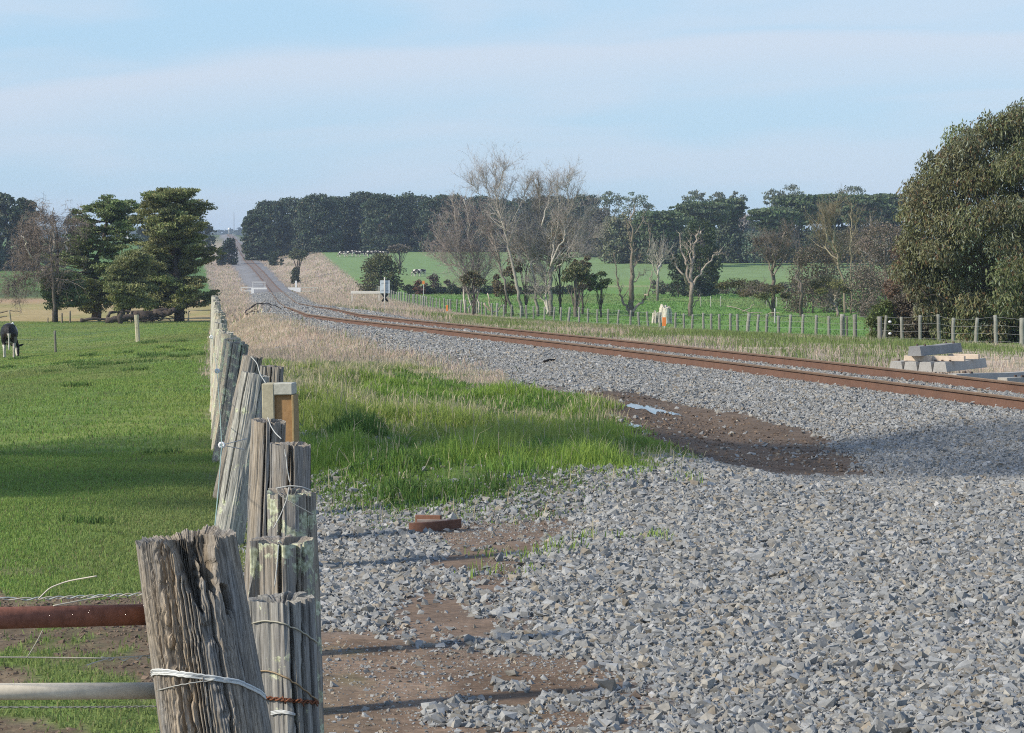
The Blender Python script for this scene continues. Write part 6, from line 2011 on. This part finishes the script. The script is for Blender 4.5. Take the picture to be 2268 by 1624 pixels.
        for q in range(5):
            a = p[8 + q * 2]; b.tube([a, a + r.normal(0, .25, 3) * (1, .5, .5)], [.014, .006], 4, c=(.14, .12, .10))
        tag(b.build('dark_arc', M_BARK, smooth=True), lab, 'branch', 'dark arcs on the left bank')
    # stick on the ballast
    x, y = G(1216, 803); b = MB()
    p0 = np.array([x, y, float(tz(x, y)) + .04])
    b.tube([p0 + (-.10, -.22, -.02), p0 + (0, 0, .0), p0 + (.10, .22, .0)], [.026, .028, .02], 6, c=(.03, .026, .024))
    tag(b.build('stick', M_BARK, smooth=True), 'short black stick lying on the ballast slope', 'stick')
    # rusty offcut on the gravel
    x, y = G(964, 1176); z = float(tz(x, y)); k = y / FPX
    t = thing('rusty_offcut', 'rusty curved steel offcut lying on the gravel by the turf', 'scrap metal', (x, y, z))
    b = MB()
    n = 14; s = np.linspace(-1, 1, n)
    cx = s * 58 * k; cy = -.05 * (1 - s * s) + .02 * s; zc = .055 + .012 * s
    V = []
    for q in range(n):
        for (dy, dz) in ((-.022, -.05), (.022, -.05), (.022, .006), (-.022, .006)): V.append((cx[q], cy[q] + dy, zc[q] + dz))
    i = np.arange(n - 1)[:, None] * 4; j = np.arange(4)[None]; j2 = (j + 1) % 4
    Q = np.stack([i + j, i + j2, i + 4 + j2, i + 4 + j], -1).reshape(-1, 4).tolist() + [[0, 3, 2, 1], [4 * n - 4, 4 * n - 3, 4 * n - 2, 4 * n - 1]]
    b.add(V, Q, c=(.165, .08, .052)); b.build('curved_bar', M_RAIL, t)
    b = MB(); b.box(-.045, .09, .045, .17, .03, .09, np.array([[.96, .27, 0], [-.27, .96, 0], [0, 0, 1]]), c=(.19, .095, .06), bev=.004); b.build('back_plate', M_RAIL, t)
    b = MB(); b.box(-.02, .045, .058, .19, .085, .012, c=(.30, .24, .20)); b.build('web', M_RAIL, t)
    # puddles in the mud
    g = 'puddles in the mud strip'
    for q, (mid, hw, lab) in enumerate([([(1386, 900), (1404, 901.5), (1436, 905), (1470, 911), (1505, 919)], [.10, .70, .85, .55, .10], 'long thin puddle under the ballast foot'), ([(1384, 943), (1400, 943), (1420, 944)], [.2, .65, .2], 'small puddle beside the turf edge'), ([(1398, 956), (1415, 956.5), (1433, 958)], [.2, .6, .2], 'small puddle nearest the turf edge')]):
        xy = np.array([G(u, v) for u, v in mid])
        t = np.linspace(0, len(xy) - 1, 26)
        cx = np.interp(t, np.arange(len(xy)), xy[:, 0]); cy = np.interp(t, np.arange(len(xy)), xy[:, 1])
        w = np.interp(t, np.arange(len(xy)), hw) * (.25 + 1.2 * vnoise(t * 4, t * 0, 5 + q))
        e = np.linspace(-1, 1, 5)
        X = np.repeat(cx[:, None], 5, 1); Yy = cy[:, None] + w[:, None] * e[None]
        Zz = tz(X, Yy) + .012 - .008 * np.abs(e[None])
        i = np.arange(25)[:, None] * 5; j = np.arange(4)[None]
        Q = np.stack([i + j, i + j + 5, i + j + 6, i + j + 1], -1).reshape(-1, 4)
        b = MB(); b.add(np.stack([X, Yy, Zz], -1).reshape(-1, 3), Q, c=(.05, .045, .04))
        tag(b.build('puddle_water', M_WATER), lab, 'puddle', g, 'structure')


build_track_things()


def build_distant():
    r = np.random.default_rng(31)
    # mast and signal on the far rise
    b = MB(); base = PG(519, 3000); h = float(P(519, 470, 3000)[2]) - base[2]
    b.tube([(0, 0, -1), (0, 0, h)], [.5, .25], 5, c=(.3, .3, .3)); o = b.build('radio_mast', M_CONC); o.location = base
    tag(o, 'thin radio mast on the horizon above the track', 'mast')
    base = PG(508, 1450); t = thing('railway_signal', 'white signal on the crest of the far track', 'signal', base)
    hh = max(float(P(508, 508, 1450)[2]) - base[2], 3.0)
    b = MB(); b.tube([(0, 0, -.5), (0, 0, hh)], .18, 6, c=(.7, .7, .68)); b.build('mast', M_WHITE, t, smooth=True)
    b = MB(); b.tube([(0, -.3, hh), (0, .3, hh)], .62, 12, c=(.85, .85, .83)); b.build('disc', M_WHITE, t, smooth=True)
    for (u, v, Y, w, hh, lab, nm) in ((285, 523, 820, 1.6, 3.2, 'small white tank seen between the olive cypresses', 'water_tank'), (1405, 545, 560, 2.0, 2.6, 'pale square tank stand behind the tall dead tree', 'water_tank')):
        gx, Y = G(u, v + 5); c = P(u, v, Y); b = MB(); z0 = float(tz(c[0], Y)); w = 9 * Y / FPX * w / 1.6
        top = 14 * Y / FPX
        b.tube([(0, 0, -.5), (0, 0, top - .5), (0, 0, top - .3), (0, 0, top)], [w / 2, w / 2, w / 2 * .95, w / 6], 14, c=(.72, .70, .66))
        o = b.build(nm, M_WHITE, smooth=False); o.location = (c[0], Y, z0); tag(o, lab, 'tank')
    # far woods on the horizon: one mass
    n = 9000
    u = r.uniform(-200, 2500, n)
    Y = r.uniform(2600, 3600, n)
    x = (u - 1134) / FPX * Y
    hgt = 9 * (.4 + fbm(x * .006, Y * .002, 5, 3)) * sstep(.35, .55, vnoise(x * .003, Y * .001, 6))
    p = np.stack([x, Y, tz(x, Y) + r.uniform(0, 1, n) * hgt], -1)
    b = MB(); cards(b, r, p, 7.0, np.array([.05, .07, .045]) * r.uniform(.7, 1.3, (n, 1)), along=(1, 0, 0), aspect=.5, jit=.4)
    tag(b.build('distant_woods', M_LEAF), 'hazy blue woods along the horizon', 'woods', kind='stuff')


build_distant()


def build_haze():
    m = bpy.data.materials.new('haze'); m.use_nodes = True
    t = m.node_tree; t.nodes.clear()
    out = nd(t, 'ShaderNodeOutputMaterial'); v = nd(t, 'ShaderNodeVolumePrincipled')
    v.inputs['Color'].default_value = (.66, .80, 1.0, 1)
    v.inputs['Density'].default_value = HAZE
    v.inputs['Anisotropy'].default_value = 0.0
    lk(t, v.outputs[0], out.inputs['Volume'])
    b = MB(); z0, z1 = -9.0, 62.0
    b.box(0, 1500, (z0 + z1) / 2, 9000, 7600, z1 - z0)
    o = b.build('haze', m)
    tag(o, kind='stuff')


build_haze()
